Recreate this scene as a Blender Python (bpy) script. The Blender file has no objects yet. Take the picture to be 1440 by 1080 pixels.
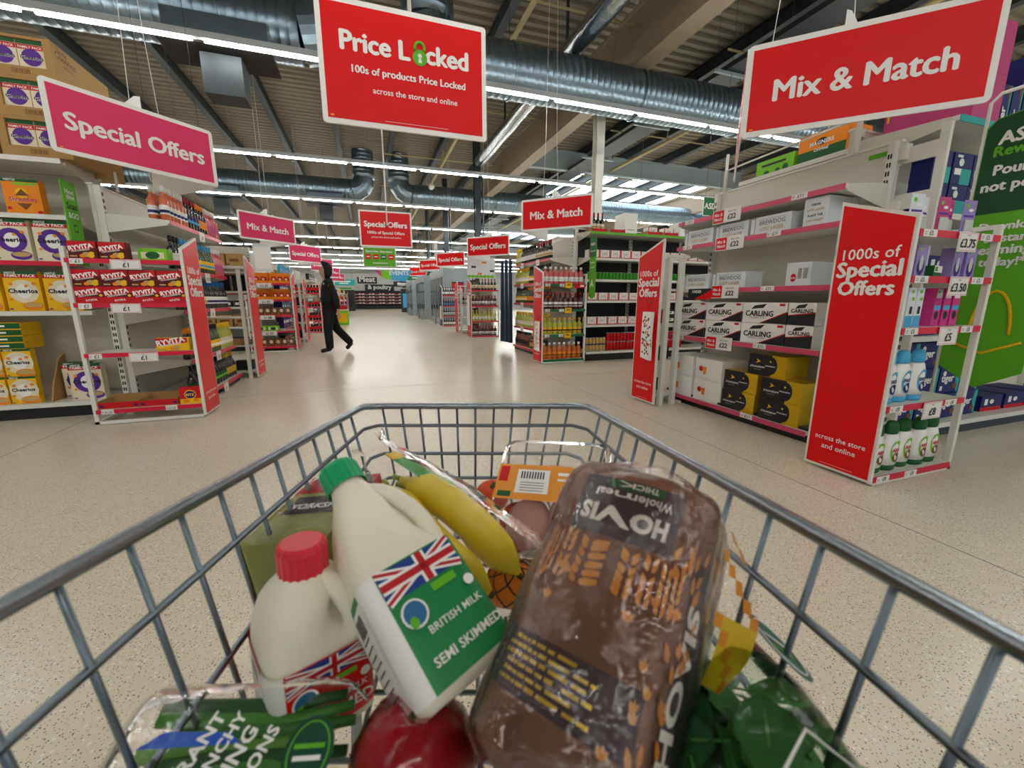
import bpy, bmesh, math, random
from mathutils import Matrix, Vector, Euler
random.seed(7)
scene = bpy.context.scene
COL = scene.collection
rad = math.radians

# ------------------------------------------------------------------ camera
CAM_H, YAW, PITCH = 1.05, rad(19.1), rad(11.6)
cam_data = bpy.data.cameras.new('camera'); cam = bpy.data.objects.new('camera', cam_data); COL.objects.link(cam)
cam.location = (0, 0, CAM_H); cam.rotation_euler = (rad(90) - PITCH, 0, -YAW)
cam_data.sensor_fit = 'HORIZONTAL'; cam_data.sensor_width = 36.0; cam_data.lens = 580.0 / 1440.0 * 36.0
cam_data.clip_start = 0.02; cam_data.clip_end = 200
cam_data.dof.use_dof = True; cam_data.dof.focus_distance = 3.0; cam_data.dof.aperture_fstop = 6.3
scene.camera = cam
# ------------------------------------------------------------------ world, exposure
world = bpy.data.worlds.new('world'); scene.world = world; world.use_nodes = True
wb = world.node_tree.nodes['Background']; wb.inputs[0].default_value = (0.86, 0.93, 1.0, 1); wb.inputs[1].default_value = 0.34
scene.view_settings.view_transform = 'Standard'; scene.view_settings.look = 'None'
scene.view_settings.exposure = 0.47; scene.view_settings.gamma = 1.0; scene.view_settings.use_curve_mapping = False
LAMP = 30.0          # emission of the strip lights
SKYL = 4.0           # emission of the rooflight sheets (sky behind them)

# ------------------------------------------------------------------ materials
def srgb(h):
    h = h.lstrip('#'); c = [int(h[i:i+2], 16) / 255 for i in (0, 2, 4)]
    return tuple((x / 12.92 if x <= 0.04045 else ((x + 0.055) / 1.055) ** 2.4) for x in c) + (1,)
MATS = {}
def mat(name, hexc='#cccccc', rough=0.5, metal=0.0, var=0.06, scale=18.0, bump=0.0, emit=0.0, spec=0.4, alpha=None, trans=0.0, sss=0.0, aniso=0.0):
    if name in MATS: return MATS[name]
    m = bpy.data.materials.new(name); m.use_nodes = True; MATS[name] = m
    nt = m.node_tree; b = nt.nodes['Principled BSDF']; c = srgb(hexc)
    b.inputs['Roughness'].default_value = rough; b.inputs['Metallic'].default_value = metal
    b.inputs['Specular IOR Level'].default_value = spec
    b.inputs['Base Color'].default_value = c
    if var or bump:
        tc = nt.nodes.new('ShaderNodeTexCoord'); n = nt.nodes.new('ShaderNodeTexNoise')
        n.inputs['Scale'].default_value = scale; n.inputs['Detail'].default_value = 3
        nt.links.new(tc.outputs['Object'], n.inputs['Vector'])
        if var:
            mx = nt.nodes.new('ShaderNodeMixRGB'); mx.blend_type = 'MIX'
            mx.inputs[1].default_value = tuple(x * (1 - var) for x in c[:3]) + (1,)
            mx.inputs[2].default_value = tuple(min(1, x * (1 + var)) for x in c[:3]) + (1,)
            nt.links.new(n.outputs['Fac'], mx.inputs[0]); nt.links.new(mx.outputs[0], b.inputs['Base Color'])
        if bump:
            bp = nt.nodes.new('ShaderNodeBump'); bp.inputs['Strength'].default_value = bump; bp.inputs['Distance'].default_value = 0.01
            nt.links.new(n.outputs['Fac'], bp.inputs['Height']); nt.links.new(bp.outputs[0], b.inputs['Normal'])
    if emit:
        b.inputs['Emission Color'].default_value = c; b.inputs['Emission Strength'].default_value = emit
    if trans: b.inputs['Transmission Weight'].default_value = trans
    if sss:
        b.inputs['Subsurface Weight'].default_value = sss; b.inputs['Subsurface Radius'].default_value = (0.02, 0.02, 0.015)
    if alpha is not None: b.inputs['Alpha'].default_value = alpha
    return m
def film(name, tint='#ffffff', gloss=0.18, rough=0.12, bscale=30.0, bstr=0.6, haze=0.05, ior=1.33):
    """thin clear packaging film: mostly see-through, with sharp wrinkled highlights"""
    if name in MATS: return MATS[name]
    m = bpy.data.materials.new(name); m.use_nodes = True; MATS[name] = m
    nt = m.node_tree; nt.nodes.clear(); N = nt.nodes.new; L = nt.links.new
    out = N('ShaderNodeOutputMaterial'); t = N('ShaderNodeBsdfTransparent'); t.inputs[0].default_value = srgb(tint)
    g = N('ShaderNodeBsdfGlossy'); g.inputs['Roughness'].default_value = rough; g.inputs[0].default_value = (1, 1, 1, 1)
    d = N('ShaderNodeBsdfDiffuse'); d.inputs[0].default_value = (.9, .9, .9, 1)
    tc = N('ShaderNodeTexCoord'); n = N('ShaderNodeTexNoise'); n.inputs['Scale'].default_value = bscale; n.inputs['Detail'].default_value = 4; n.inputs['Distortion'].default_value = 1.5
    bp = N('ShaderNodeBump'); bp.inputs['Strength'].default_value = bstr; bp.inputs['Distance'].default_value = 0.01
    L(tc.outputs['Object'], n.inputs['Vector']); L(n.outputs['Fac'], bp.inputs['Height']); L(bp.outputs[0], g.inputs['Normal'])
    fr = N('ShaderNodeFresnel'); fr.inputs['IOR'].default_value = ior
    ma = N('ShaderNodeMath'); ma.operation = 'ADD'; ma.inputs[1].default_value = gloss; ma.use_clamp = True; L(fr.outputs[0], ma.inputs[0])
    m1 = N('ShaderNodeMixShader'); m1.inputs[0].default_value = haze; L(t.outputs[0], m1.inputs[1]); L(d.outputs[0], m1.inputs[2])
    m2 = N('ShaderNodeMixShader'); L(ma.outputs[0], m2.inputs[0]); L(m1.outputs[0], m2.inputs[1]); L(g.outputs[0], m2.inputs[2])
    L(m2.outputs[0], out.inputs[0]); return m
def C_(name, hexc, **k): return mat(name, hexc, **k)
WHITE = mat('white_paint', '#e4e2da', 0.35, var=.03); CREAM = mat('cream_paint', '#d9d5c8', 0.4, var=.04)
RED = mat('sign_red', '#e2060e', 0.42, var=.02, scale=3, spec=.25); PINK = mat('sign_pink', '#e03a6c', 0.42, var=.02, scale=3, spec=.25)
HOT = mat('strip_red', '#d81e3e', 0.35, var=.04, spec=.3); BLACK = mat('plinth_black', '#141416', 0.4, var=.1)
PRW = mat('print_white', '#f4f2ee', 0.5, var=0.01); PRK = mat('print_black', '#17171a', 0.5, var=0)
SLOT = mat('slot_dark', '#0c0c0c', 0.9, var=0)
GREEN = mat('sign_green', '#0f6a34', 0.45, var=.04); LIME = mat('sign_lime', '#5fb21c', 0.45, var=.04)
STEEL = mat('zinc_steel', '#9aa6b0', 0.28, 1.0, var=.12, scale=9); KRAFT = mat('kraft_card', '#b08a55', 0.85, var=.1, scale=40)
TAG = mat('ticket_card', '#ece9e6', 0.5, var=.02); GOLD = mat('foil_gold', '#d8b21e', 0.28, .6, var=.1)

# ------------------------------------------------------------------ mesh builder
_TXT = {}
def text_mesh(s, off=0.02, shear=0.0, res=2):
    k = (s, off, shear, res)
    if k in _TXT: return _TXT[k]
    cu = bpy.data.curves.new('t', 'FONT'); cu.body = s; cu.size = 1.0; cu.offset = off; cu.shear = shear; cu.resolution_u = res; cu.fill_mode = 'FRONT'
    cu.space_character = 1.0 + off * 1.2
    ob = bpy.data.objects.new('t', cu); me = bpy.data.meshes.new_from_object(ob)
    v = [(p.co.x, p.co.y) for p in me.vertices]; f = [tuple(p.vertices) for p in me.polygons]
    bpy.data.objects.remove(ob); bpy.data.curves.remove(cu); bpy.data.meshes.remove(me)
    if v:
        x0 = min(p[0] for p in v); x1 = max(p[0] for p in v)
        v = [(p[0] - x0, p[1]) for p in v]; w = x1 - x0
    else: w = 1
    _TXT[k] = (v, f, w); return _TXT[k]
class MB:
    def __init__(self): self.v = []; self.f = []; self.m = []; self.mats = []; self.sm = []
    def mi(self, m):
        if m not in self.mats: self.mats.append(m)
        return self.mats.index(m)
    def add(self, vs, fs, m, smooth=False):
        o = len(self.v); i = self.mi(m); self.v += [tuple(p) for p in vs]
        for f in fs: self.f.append(tuple(o + j for j in f)); self.m.append(i); self.sm.append(smooth)
        return self
    def box(self, x0, x1, y0, y1, z0, z1, m, ch=0.0):
        if ch > 0:
            V = []; 
            for sx, sy, sz in [(a, b, c) for a in (0, 1) for b in (0, 1) for c in (0, 1)]:
                X = (x0, x1)[sx]; Y = (y0, y1)[sy]; Z = (z0, z1)[sz]; dx = ch if sx == 0 else -ch; dy = ch if sy == 0 else -ch; dz = ch if sz == 0 else -ch
                V += [(X, Y + dy, Z + dz), (X + dx, Y, Z + dz), (X + dx, Y + dy, Z)]
            bm = bmesh.new(); [bm.verts.new(p) for p in V]; r = bmesh.ops.convex_hull(bm, input=bm.verts[:]); bmesh.ops.dissolve_limit(bm, angle_limit=.02, verts=bm.verts[:], edges=bm.edges[:])
            bm.verts.index_update(); vs = [tuple(v.co) for v in bm.verts]; fs = [tuple(v.index for v in f.verts) for f in bm.faces]; bm.free()
            return self.add(vs, fs, m)
        vs = [(x0, y0, z0), (x1, y0, z0), (x1, y1, z0), (x0, y1, z0), (x0, y0, z1), (x1, y0, z1), (x1, y1, z1), (x0, y1, z1)]
        return self.add(vs, [(3, 2, 1, 0), (4, 5, 6, 7), (0, 1, 5, 4), (1, 2, 6, 5), (2, 3, 7, 6), (3, 0, 4, 7)], m)
    def poly(self, pts, m): return self.add(pts, [tuple(range(len(pts)))], m)
    def prism(self, pts, d, m):
        """closed polygon pts swept by vector d"""
        n = len(pts); d = Vector(d); b = [Vector(p) + d for p in pts]
        nrm = sum(((Vector(pts[i]) - Vector(pts[0])).cross(Vector(pts[(i + 1) % n]) - Vector(pts[0])) for i in range(n)), Vector())
        fs = [tuple(range(n))[::-1], tuple(range(n, 2 * n))] + [(i, (i + 1) % n, n + (i + 1) % n, n + i) for i in range(n)]
        if nrm.dot(d) < 0: fs = [f[::-1] for f in fs]
        return self.add(list(pts) + b, fs, m)
    def lathe(self, prof, n, mats, c=(0, 0, 0), smooth=True, sx=1, sy=1, cap=True):
        """prof [(r,z)]; mats one material or one per segment"""
        o = c; vs = [(o[0] + r * sx * math.cos(2 * math.pi * k / n), o[1] + r * sy * math.sin(2 * math.pi * k / n), o[2] + z) for r, z in prof for k in range(n)]
        L = len(prof); base = len(self.v); self.v += vs
        for i in range(L - 1):
            mm = self.mi(mats[i] if isinstance(mats, (list, tuple)) else mats)
            for k in range(n):
                self.f.append((base + i*n + k, base + i*n + (k+1) % n, base + (i+1)*n + (k+1) % n, base + (i+1)*n + k)); self.m.append(mm); self.sm.append(smooth)
        if cap:
            m0 = self.mi(mats[0] if isinstance(mats, (list, tuple)) else mats); m1 = self.mi(mats[-1] if isinstance(mats, (list, tuple)) else mats)
            self.f.append(tuple(base + k for k in range(n))[::-1]); self.m.append(m0); self.sm.append(False)
            self.f.append(tuple(base + (L-1)*n + k for k in range(n))); self.m.append(m1); self.sm.append(False)
        return self
    def tube(self, pts, r, n, m, closed=False, rs=None, cap=True, ell=None):
        P = [Vector(p) for p in pts]; L = len(P); base = len(self.v); mm = self.mi(m); up = None
        for i, p in enumerate(P):
            a = P[(i-1) % L] if (closed or i > 0) else p; b = P[(i+1) % L] if (closed or i < L-1) else p
            t = (b - a).normalized()
            if up is None:
                up = Vector((0, 0, 1)) if abs(t.z) < .9 else Vector((1, 0, 0))
            x = t.cross(up).normalized(); y = x.cross(t).normalized(); up = y
            q = rs[i] if rs else r; ex, ey = ell if ell else (1, 1)
            self.v += [tuple(p + q * (math.cos(2*math.pi*k/n) * x * ex + math.sin(2*math.pi*k/n) * y * ey)) for k in range(n)]
        for i in range(L if closed else L - 1):
            j = (i + 1) % L
            for k in range(n):
                self.f.append((base+i*n+k, base+i*n+(k+1) % n, base+j*n+(k+1) % n, base+j*n+k)[::-1]); self.m.append(mm); self.sm.append(n > 4)
        if cap and not closed:
            self.f.append(tuple(base+k for k in range(n))); self.m.append(mm); self.sm.append(False)
            self.f.append(tuple(base+(L-1)*n+k for k in range(n))[::-1]); self.m.append(mm); self.sm.append(False)
        return self
    def text(self, s, m, o, n=(0, -1, 0), size=None, width=None, align='C', off=0.02, shear=0.0, up=(0, 0, 1), res=2, maxw=None):
        v, f, w = text_mesh(s, off, shear, res)
        if size is None: size = width / w
        heavy = off >= .018 and size > .05
        if heavy: v, f, w = text_mesh(s, 0.0, shear, res); size = size if width is None else width / w
        if maxw and size * w > maxw: size = maxw / w
        n = Vector(n).normalized(); up = Vector(up).normalized(); r = up.cross(n); o = Vector(o)
        dx = {'C': -w/2, 'L': 0, 'R': -w}[align]
        for i, (ex, ey) in enumerate(((0, 0), (1, 0), (-1, 0), (0, 1), (0, -1)) if heavy else ((0, 0),)):
            e = min(.042, off * 1.55) * size; q = o + n * (.0004 * i); self.add([q + r * ((x + dx) * size + ex * e) + up * (y * size + ey * e * .7) for x, y in v], f, m)
        return self
    def disc(self, m, o, n=(0, -1, 0), rx=.05, ry=.05, k=16, up=(0, 0, 1)):
        n = Vector(n).normalized(); up = Vector(up).normalized(); r = up.cross(n); o = Vector(o)
        return self.add([o + r * rx * math.cos(2*math.pi*i/k) + up * ry * math.sin(2*math.pi*i/k) for i in range(k)], [tuple(range(k))], m)
    def quad(self, m, o, w, h, n=(0, -1, 0), up=(0, 0, 1)):
        """w x h rectangle whose bottom centre is o"""
        n = Vector(n).normalized(); up = Vector(up).normalized(); r = up.cross(n); o = Vector(o)
        return self.add([o - r*w/2, o + r*w/2, o + r*w/2 + up*h, o - r*w/2 + up*h], [(0, 1, 2, 3)], m)
    def xf(self, M, start=0):
        for i in range(start, len(self.v)): self.v[i] = tuple(M @ Vector(self.v[i]))
        return self
    def mesh(self, name):
        me = bpy.data.meshes.new(name); me.from_pydata(self.v, [], self.f)
        for m in self.mats: me.materials.append(m)
        me.polygons.foreach_set('material_index', self.m); me.polygons.foreach_set('use_smooth', self.sm); me.update(); return me
    def build(self, name, parent=None, loc=(0, 0, 0), rz=0.0, rot=None): return put(name, self.mesh(name), parent, loc, rz, rot)
def put(name, me, parent=None, loc=(0, 0, 0), rz=0.0, rot=None):
    o = bpy.data.objects.new(name, me); COL.objects.link(o); o.parent = parent; o.location = loc
    o.rotation_euler = rot if rot else (0, 0, rz); return o
def tag(o, label, cat, group=None):
    o['label'] = label; o['category'] = cat
    if group: o['group'] = group
    return o
def thing(name, label, cat, loc=(0, 0, 0), rz=0.0, group=None, rot=None): return tag(put(name, None, None, loc, rz, rot), label, cat, group)
def struct(o): o['kind'] = 'structure'; return o
def smooth_all(o):
    for p in o.data.polygons: p.use_smooth = True
    return o
ORD = ['first','second','third','fourth','fifth','sixth','seventh','eighth','ninth','tenth','eleventh','twelfth','thirteenth','fourteenth','fifteenth','sixteenth','seventeenth','eighteenth','nineteenth','twentieth','twenty-first','twenty-second','twenty-third','twenty-fourth','twenty-fifth','twenty-sixth','twenty-seventh','twenty-eighth','twenty-ninth','thirtieth']

# ------------------------------------------------------------------ floor
def floor_material():
    m = bpy.data.materials.new('terrazzo_vinyl'); m.use_nodes = True; nt = m.node_tree; N = nt.nodes.new; L = nt.links.new
    b = nt.nodes['Principled BSDF']; tc = N('ShaderNodeTexCoord')
    base = N('ShaderNodeTexNoise'); base.inputs['Scale'].default_value = .7; base.inputs['Detail'].default_value = 4; L(tc.outputs['Object'], base.inputs['Vector'])
    r0 = N('ShaderNodeMixRGB'); r0.inputs[1].default_value = srgb('#dfd5bf'); r0.inputs[2].default_value = srgb('#e8dfcb'); L(base.outputs['Fac'], r0.inputs[0])
    prev = r0.outputs[0]
    for sc, th, hx, rnd in ((105, .2, '#4c4843', .58), (80, .19, '#9a7c56', .6), (140, .24, '#8d8678', .45), (60, .24, '#f4eee2', .5)):
        vo = N('ShaderNodeTexVoronoi'); vo.inputs['Scale'].default_value = sc; L(tc.outputs['Object'], vo.inputs['Vector'])
        lt = N('ShaderNodeMath'); lt.operation = 'LESS_THAN'; lt.inputs[1].default_value = th; L(vo.outputs['Distance'], lt.inputs[0])
        sp = N('ShaderNodeSeparateColor'); L(vo.outputs['Color'], sp.inputs[0])
        g = N('ShaderNodeMath'); g.operation = 'GREATER_THAN'; g.inputs[1].default_value = rnd; L(sp.outputs[0], g.inputs[0])
        mu = N('ShaderNodeMath'); mu.operation = 'MULTIPLY'; L(lt.outputs[0], mu.inputs[0]); L(g.outputs[0], mu.inputs[1])
        mx = N('ShaderNodeMixRGB'); mx.inputs[2].default_value = srgb(hx); L(mu.outputs[0], mx.inputs[0]); L(prev, mx.inputs[1]); prev = mx.outputs[0]
    L(prev, b.inputs['Base Color']); b.inputs['Roughness'].default_value = .24; b.inputs['Specular IOR Level'].default_value = .45
    return m
X0, X1, Y0, Y1, ROOF = -24., 34., -9., 51., 6.25
fl = MB(); fl.box(X0, X1, Y0, Y1, -.1, 0, floor_material()); floor = struct(fl.build('floor'))
JM = mat('joint_dark', '#6f675a', .7)
for x in (-2.42, 2.32, -8, 8): MB().box(x, x + .005, Y0, Y1, 0, .0006, JM).build('floor_joint', floor)
for y in (-2.5, 5.15, 10.6, 16, 22, 30): MB().box(X0, X1, y, y + .004, 0, .0006, JM).build('floor_joint', floor)
# ------------------------------------------------------------------ walls
WALLM = mat('wall_white', '#d8dad6', .6, var=.03, scale=.5)
for nm, bx in (('wall_back', (X0, X1, Y1, Y1 + .2, 0, ROOF)), ('wall_left', (X0 - .2, X0, Y0, Y1, 0, ROOF)), ('wall_right', (X1, X1 + .2, Y0, Y1, 0, ROOF))):
    struct(MB().box(*bx, WALLM).build(nm))
# ------------------------------------------------------------------ roof deck, purlins, beams
DECK = mat('deck_sheet', '#8d8474', .55, var=.06, scale=1.5); PURL = mat('purlin_dark', '#3d4448', .5, .4, var=.1); BEIGE = mat('beam_beige', '#a08f78', .55, var=.05, scale=2)
d = MB(); ys = []; y = Y0
while y < Y1:
    ys += [(y, 0), (y + .10, 0), (y + .13, .05), (y + .21, .05)]; y += .24
vs = []
for yy, dz in ys: vs += [(X0, yy, ROOF + dz), (X1, yy, ROOF + dz)]
d.add(vs, [(2*i, 2*i+1, 2*i+3, 2*i+2) for i in range(len(ys) - 1)], DECK)
d.box(X0, X1, Y0, Y1, ROOF + .1, ROOF + .2, DECK)
ceiling = struct(d.build('ceiling'))
pm = MB(); pm.box(-.07, .07, Y0, Y1, -.02, 0, PURL); pm.box(-.02, .02, Y0, Y1, -.26, -.02, PURL); pm.box(-.08, .08, Y0, Y1, -.28, -.26, PURL); pme = pm.mesh('purlin')
x = X0 + .8
while x < X1: put('purlin', pme, ceiling, (x, 0, ROOF)); x += 1.62
bmx = MB()
for za, zb, w in ((0, .04, .17), (.04, .86, .12), (.86, .9, .17)): bmx.box(-w, w, Y0, Y1, za, zb, BEIGE)
bme = bmx.mesh('roof_beam')
for x in (4.78, -12.2, 14.8): put('roof_beam', bme, ceiling, (x, 0, 4.98))
PALE = mat('truss_pale', '#a9b6bc', .5, .2, var=.05)
tb = MB(); tb.box(5.2, X1, -.1, .1, 0, .04, PALE); tb.box(5.2, X1, -.03, .03, .04, .56, PALE); tb.box(5.2, X1, -.1, .1, .56, .6, PALE); tme = tb.mesh('cross_beam')
for y in (14.0, 28, 40): put('cross_beam', tme, ceiling, (0, y, 5.4))
# rooflight sheets between the purlins, sky behind them
SKY = mat('rooflight_sheet', '#e8f4ff', .4, emit=SKYL, var=0)
sme = MB().box(.22, 1.4, 0, 5.0, -.06, -.02, SKY).mesh('rooflight')
for i in range(19):
    x = X0 + .8 + 1.62 * (19 + i)
    if x < X1 - 1.7: put('rooflight', sme, ceiling, (x, 15.4, ROOF)); put('rooflight', sme, ceiling, (x, 30.5, ROOF))
# columns
CW = mat('column_white', '#d9d6cd', .45, var=.03); CD = mat('column_dark', '#39434a', .4, .3, var=.08)
def column(x, y, h, w, m):
    c = MB(); c.box(-w, w, -w, -w + .02, 0, h, m); c.box(-w, w, w - .02, w, 0, h, m); c.box(-.012, .012, -w + .02, w - .02, 0, h, m); c.box(-w - .04, w + .04, -w - .04, w + .04, 0, .02, m); c.box(-w - .04, w + .04, -w - .04, w + .04, h - .02, h, m)
    return c
for i, (x, y, h, w, m) in enumerate(((4.78, 8.3, 4.98, .09, CW), (3.62, 13.9, ROOF, .1, CD), (3.62, 19.6, ROOF, .1, CD), (3.7, 26, ROOF, .1, CD), (-12.2, 16, 4.98, .1, CW), (-12.2, 32, 4.98, .1, CW), (4.78, 30, 4.98, .1, CW))):
    o = struct(column(x, y, h, w, m).build('trim_%d' % (i + 1), None, (x, y, 0)))
    if m is CD: MB().tube([(.16, -.12, .0), (.16, -.12, 4.6), (.12, -.12, 4.9), (0, -.12, 5.1), (-.1, -.12, 5.12)], .03, 8, CD).build('conduit', o)

# ------------------------------------------------------------------ strip lights
RAIL = mat('lamp_rail', '#cfd6da', .35, .2, var=.03); TUBE = mat('lamp_tube', '#fdfbf3', .4, emit=LAMP, var=0)
rail_me = MB().box(-12.2, 16.2, -.03, .03, .026, .1, RAIL).mesh('rail')
tube_me = MB().box(-.69, .69, -.016, .016, -.006, .024, TUBE).mesh('lamp_tube')
wire_me = MB().box(-.003, .003, -.003, .003, .1, ROOF - 4.0, STEEL).mesh('hanger_wire')
rows = [-5.9, -1.85, 2.25, 6.4, 10.6, 14.6, 18.8, 23, 27.2, 31.4, 35.6, 39.8, 44]
for i, y in enumerate(rows):
    t = thing('strip_light', ('long suspended strip light row, %s row ahead above the aisle' % ORD[i-3]) if i >= 3 else ('long suspended strip light row overhead, %s behind the nearest one in view' % ORD[2-i]), 'strip light', (0, y, 4.0), 0, 'strip light rows')
    put('rail', rail_me, t)
    for k in range(19): put('lamp_tube', tube_me, t, (-11.4 + 1.5 * k, 0, 0))
    for k in range(8): put('hanger_wire', wire_me, t, (-10.5 + 3.6 * k, 0, 0))

# ------------------------------------------------------------------ spiral ducts
DUCT = mat('duct_zinc', '#7f919e', .3, .9, var=.14, scale=6); DARKG = mat('grille_dark', '#2a2826', .6, .2, var=.1); FOIL = mat('foil_wrap', '#b9c0c4', .22, 1, var=.15, scale=12, bump=.8)
def ribbed(p0, p1, r, pitch=.115, n=28):
    p0 = Vector(p0); p1 = Vector(p1); L = (p1 - p0).length; k = max(2, int(L / pitch)); b = MB(); pts = []; rs = []
    for i in range(k):
        for f, q in ((0, 0), (.86, 0), (.9, .004), (.96, .004)):
            pts.append(p0 + (p1 - p0) * ((i + f) / k)); rs.append(r + q)
    pts.append(p1); rs.append(r); b.tube(pts, r, n, DUCT, rs=rs); return b
def elbow(c, R, r, a0, a1, sgn, n=24):
    # mitred bend in the XZ plane about c
    b = MB(); pts = [(c[0] + sgn * R * math.cos(a), c[1], c[2] + R * math.sin(a)) for a in [a0 + (a1 - a0) * k / 4 for k in range(5)]]; b.tube(pts, r, n, DUCT)
    for p in b.sm: pass
    b.sm = [False] * len(b.sm); return b
def duct_pair(y, z, r, xl, xr, first):
    for sgn, xd, xe, side in ((-1, xl, -16., 'left'), (1, xr, 20., 'right')):
        t = thing('air_duct', '%s ribbed steel air duct running off to the %s' % ('large near' if first else 'smaller distant', side), 'duct', (xd, y, z))
        R = .42
        ribbed((sgn * R, 0, 0), (xe - xd, 0, 0), r).build('duct_run', t)
        elbow((sgn * R, 0, R), R, r, -math.pi/2, -math.pi, sgn).build('elbow', t)
        ribbed((0, 0, R), (0, 0, ROOF - z - .02), r, .12).build('duct_drop', t)
        for k in range(6): MB().box(-.004, .004, -.004, .004, 0, ROOF - z - r, PURL).build('hanger_wire', t, (sgn * (1.3 + 2.4 * k), 0, r))
        for k in range(5): MB().tube([(0, (r + .012) * math.cos(q), (r + .012) * math.sin(q)) for q in [2*math.pi*j/24 for j in range(24)]], .012, 6, STEEL, closed=True).build('joint_band', t, (sgn * (1.3 + 2.4 * k), 0, 0))
        if sgn < 0:
            for k in range(3):
                gx = -1.3 - 3.1 * k; gr = MB(); gr.box(gx - .55, gx + .55, -.62, -.34, -.62, -.28, DUCT); g = gr.build('grille_box', t)
                MB().box(gx - .6, gx + .6, -.74, -.1, -.66, -.63, DARKG).build('grille_plate', g)
                MB().box(gx - .22, gx + .22, -.55, -.2, -1.12, -.67, PURL).build('plenum', g)
duct_pair(7.2, 4.68, .39, -.2, 1.15, True); duct_pair(17.0, 4.9, .37, .2, 1.44, False)
t = thing('foil_pipe', 'silver foil-wrapped pipe running along under the roof', 'pipe', (3.62, 2, 5.25))
MB().tube([(0, -6 + k * .5, .01 * math.sin(k * 2.1)) for k in range(36)], .17, 14, FOIL).build('pipe_wrap', t)
for k in range(5): MB().box(-.02, .02, -.02, .02, .1, ROOF - 5.25, PURL).build('hanger', t, (0, -5 + 3.5 * k, 0))
for i, (x, z, w) in enumerate(((7.15, 5.38, .3),)):
    t = thing('cable_tray', ('wide dark perforated cable tray under the roof at right', 'narrow cable tray under the roof at left')[i], 'cable tray', (x, 0, z))
    b = MB(); b.box(-w, w, -5, 40, 0, .01, PURL); b.box(-w, -w + .01, -5, 40, .01, .09, PURL); b.box(w - .01, w, -5, 40, .01, .09, PURL); b.build('tray', t)
    for k in range(14): MB().box(-w - .25, w + .25, -.03, .03, -.05, 0, PALE).build('cross_bar', t, (0, 2 + 2.6 * k, 0)); MB().box(w + .2, w + .22, -.01, .01, 0, ROOF - z, PURL).build('hanger_rod', t, (0, 2 + 2.6 * k, 0))
YEL = mat('gas_pipe_cream', '#cdbf8e', .5)
for i, x in enumerate((2.75, 8.6)):
    t = thing('sprinkler_pipe', ('thin cream sprinkler pipe under the roof beside the foil pipe', 'thin cream sprinkler pipe under the roof far right')[i], 'pipe', (x, 0, 5.55))
    MB().tube([(0, -5, 0), (0, 48, 0)], .045, 10, YEL).build('main_pipe', t)
    for k in range(10): MB().tube([(-1.9, 3 + 4 * k, .08), (1.9, 3 + 4 * k, .08)], .02, 8, YEL).build('branch_pipe', t); MB().box(-.01, .01, 2.99 + 4*k, 3.01 + 4*k, .05, ROOF - 5.55, YEL).build('hanger_rod', t)
o = tag(MB().lathe([(.0, -.11), (.06, -.09), (.105, -.03), (.11, 0), (.105, .03), (.06, .09), (.0, .11)], 16, PRW, cap=False).build('ceiling_globe', None, (2.35, 15.2, 4.82)), 'small white globe hanging near the far duct', 'globe')
MB().box(-.004, .004, -.004, .004, .1, ROOF - 4.82, PURL).build('hanger_wire', o)
# ================================================================== fixtures
def Wd(u, x, y, z=0.0):
    """point of a fixture's own frame (x along its front, y into it) in the world"""
    loc, rz = u; c, s = math.cos(rz), math.sin(rz); return (loc[0] + c*x - s*y, loc[1] + s*x + c*y, z)
_slot = {}
def upright_mesh(h):
    k = round(h, 2)
    if k not in _slot:
        b = MB().box(-.02, .02, 0, .05, 0, h, WHITE); z = .12
        while z < h - .06: b.box(-.012, -.003, -.0012, 0, z, z + .03, SLOT); b.box(.003, .012, -.0012, 0, z, z + .03, SLOT); z += .055
        _slot[k] = b.mesh('upright')
    return _slot[k]
def ticket(par, x, z, s, y=-.006, w=.085, h=.042, m=None, ts=None):
    b = MB().box(x - w/2, x + w/2, y - .002, y, z, z + h, m or TAG); b.text(s, PRK, (x + w*.08, y - .0028, z + h*.2), size=h*.85 if not ts else ts, maxw=w*.6, off=.02)
    for q in (.3, .55): b.quad(PRK, (x - w*.36, y - .0028, z + h*q), w*.16, h*.07)
    return b.build('price_ticket', par)
def card(par, x, z, s, y=-.01, w=.2, h=.1, top='Now', ts=.062):
    b = MB().box(x - w/2, x + w/2, y - .003, y, z, z + h, TAG)
    for a in (-1, 1): b.quad(HOT, (x + a*(w/2 - .007), y - .0035, z + .005), .002, h - .01)
    b.quad(HOT, (x, y - .0035, z + .005), w - .012, .002); b.quad(HOT, (x, y - .0035, z + h - .007), w - .012, .002)
    b.text(s, PRK, (x, y - .004, z + h*.22), size=ts, maxw=w*.85, off=.02)
    if top: b.text(top, PRK, (x, y - .004, z + h*.8), size=h*.12, off=.01)
    return b.build('price_card', par)
def mixcard(par, x, z, y=-.012):
    b = MB().box(x - .15, x + .15, y - .003, y, z, z + .115, TAG); b.quad(RED, (x - .085, y - .0036, z + .006), .118, .103)
    b.text('Mix &', PRW, (x - .085, y - .0042, z + .062), size=.036, off=.02); b.text('Match', PRW, (x - .085, y - .0042, z + .026), size=.036, off=.02)
    b.text('Any 2 for', PRK, (x + .06, y - .004, z + .08), size=.022, off=.01); b.text('\u00a322', PRK, (x + .06, y - .004, z + .024), size=.058, off=.02)
    return b.build('offer_card', par)
def edge_strip(par, w, z, m, y=0.0, h=.038):
    return MB().box(.0, w, y - .006, y, z - h, z, m).build('shelf_edge', par)
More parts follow.
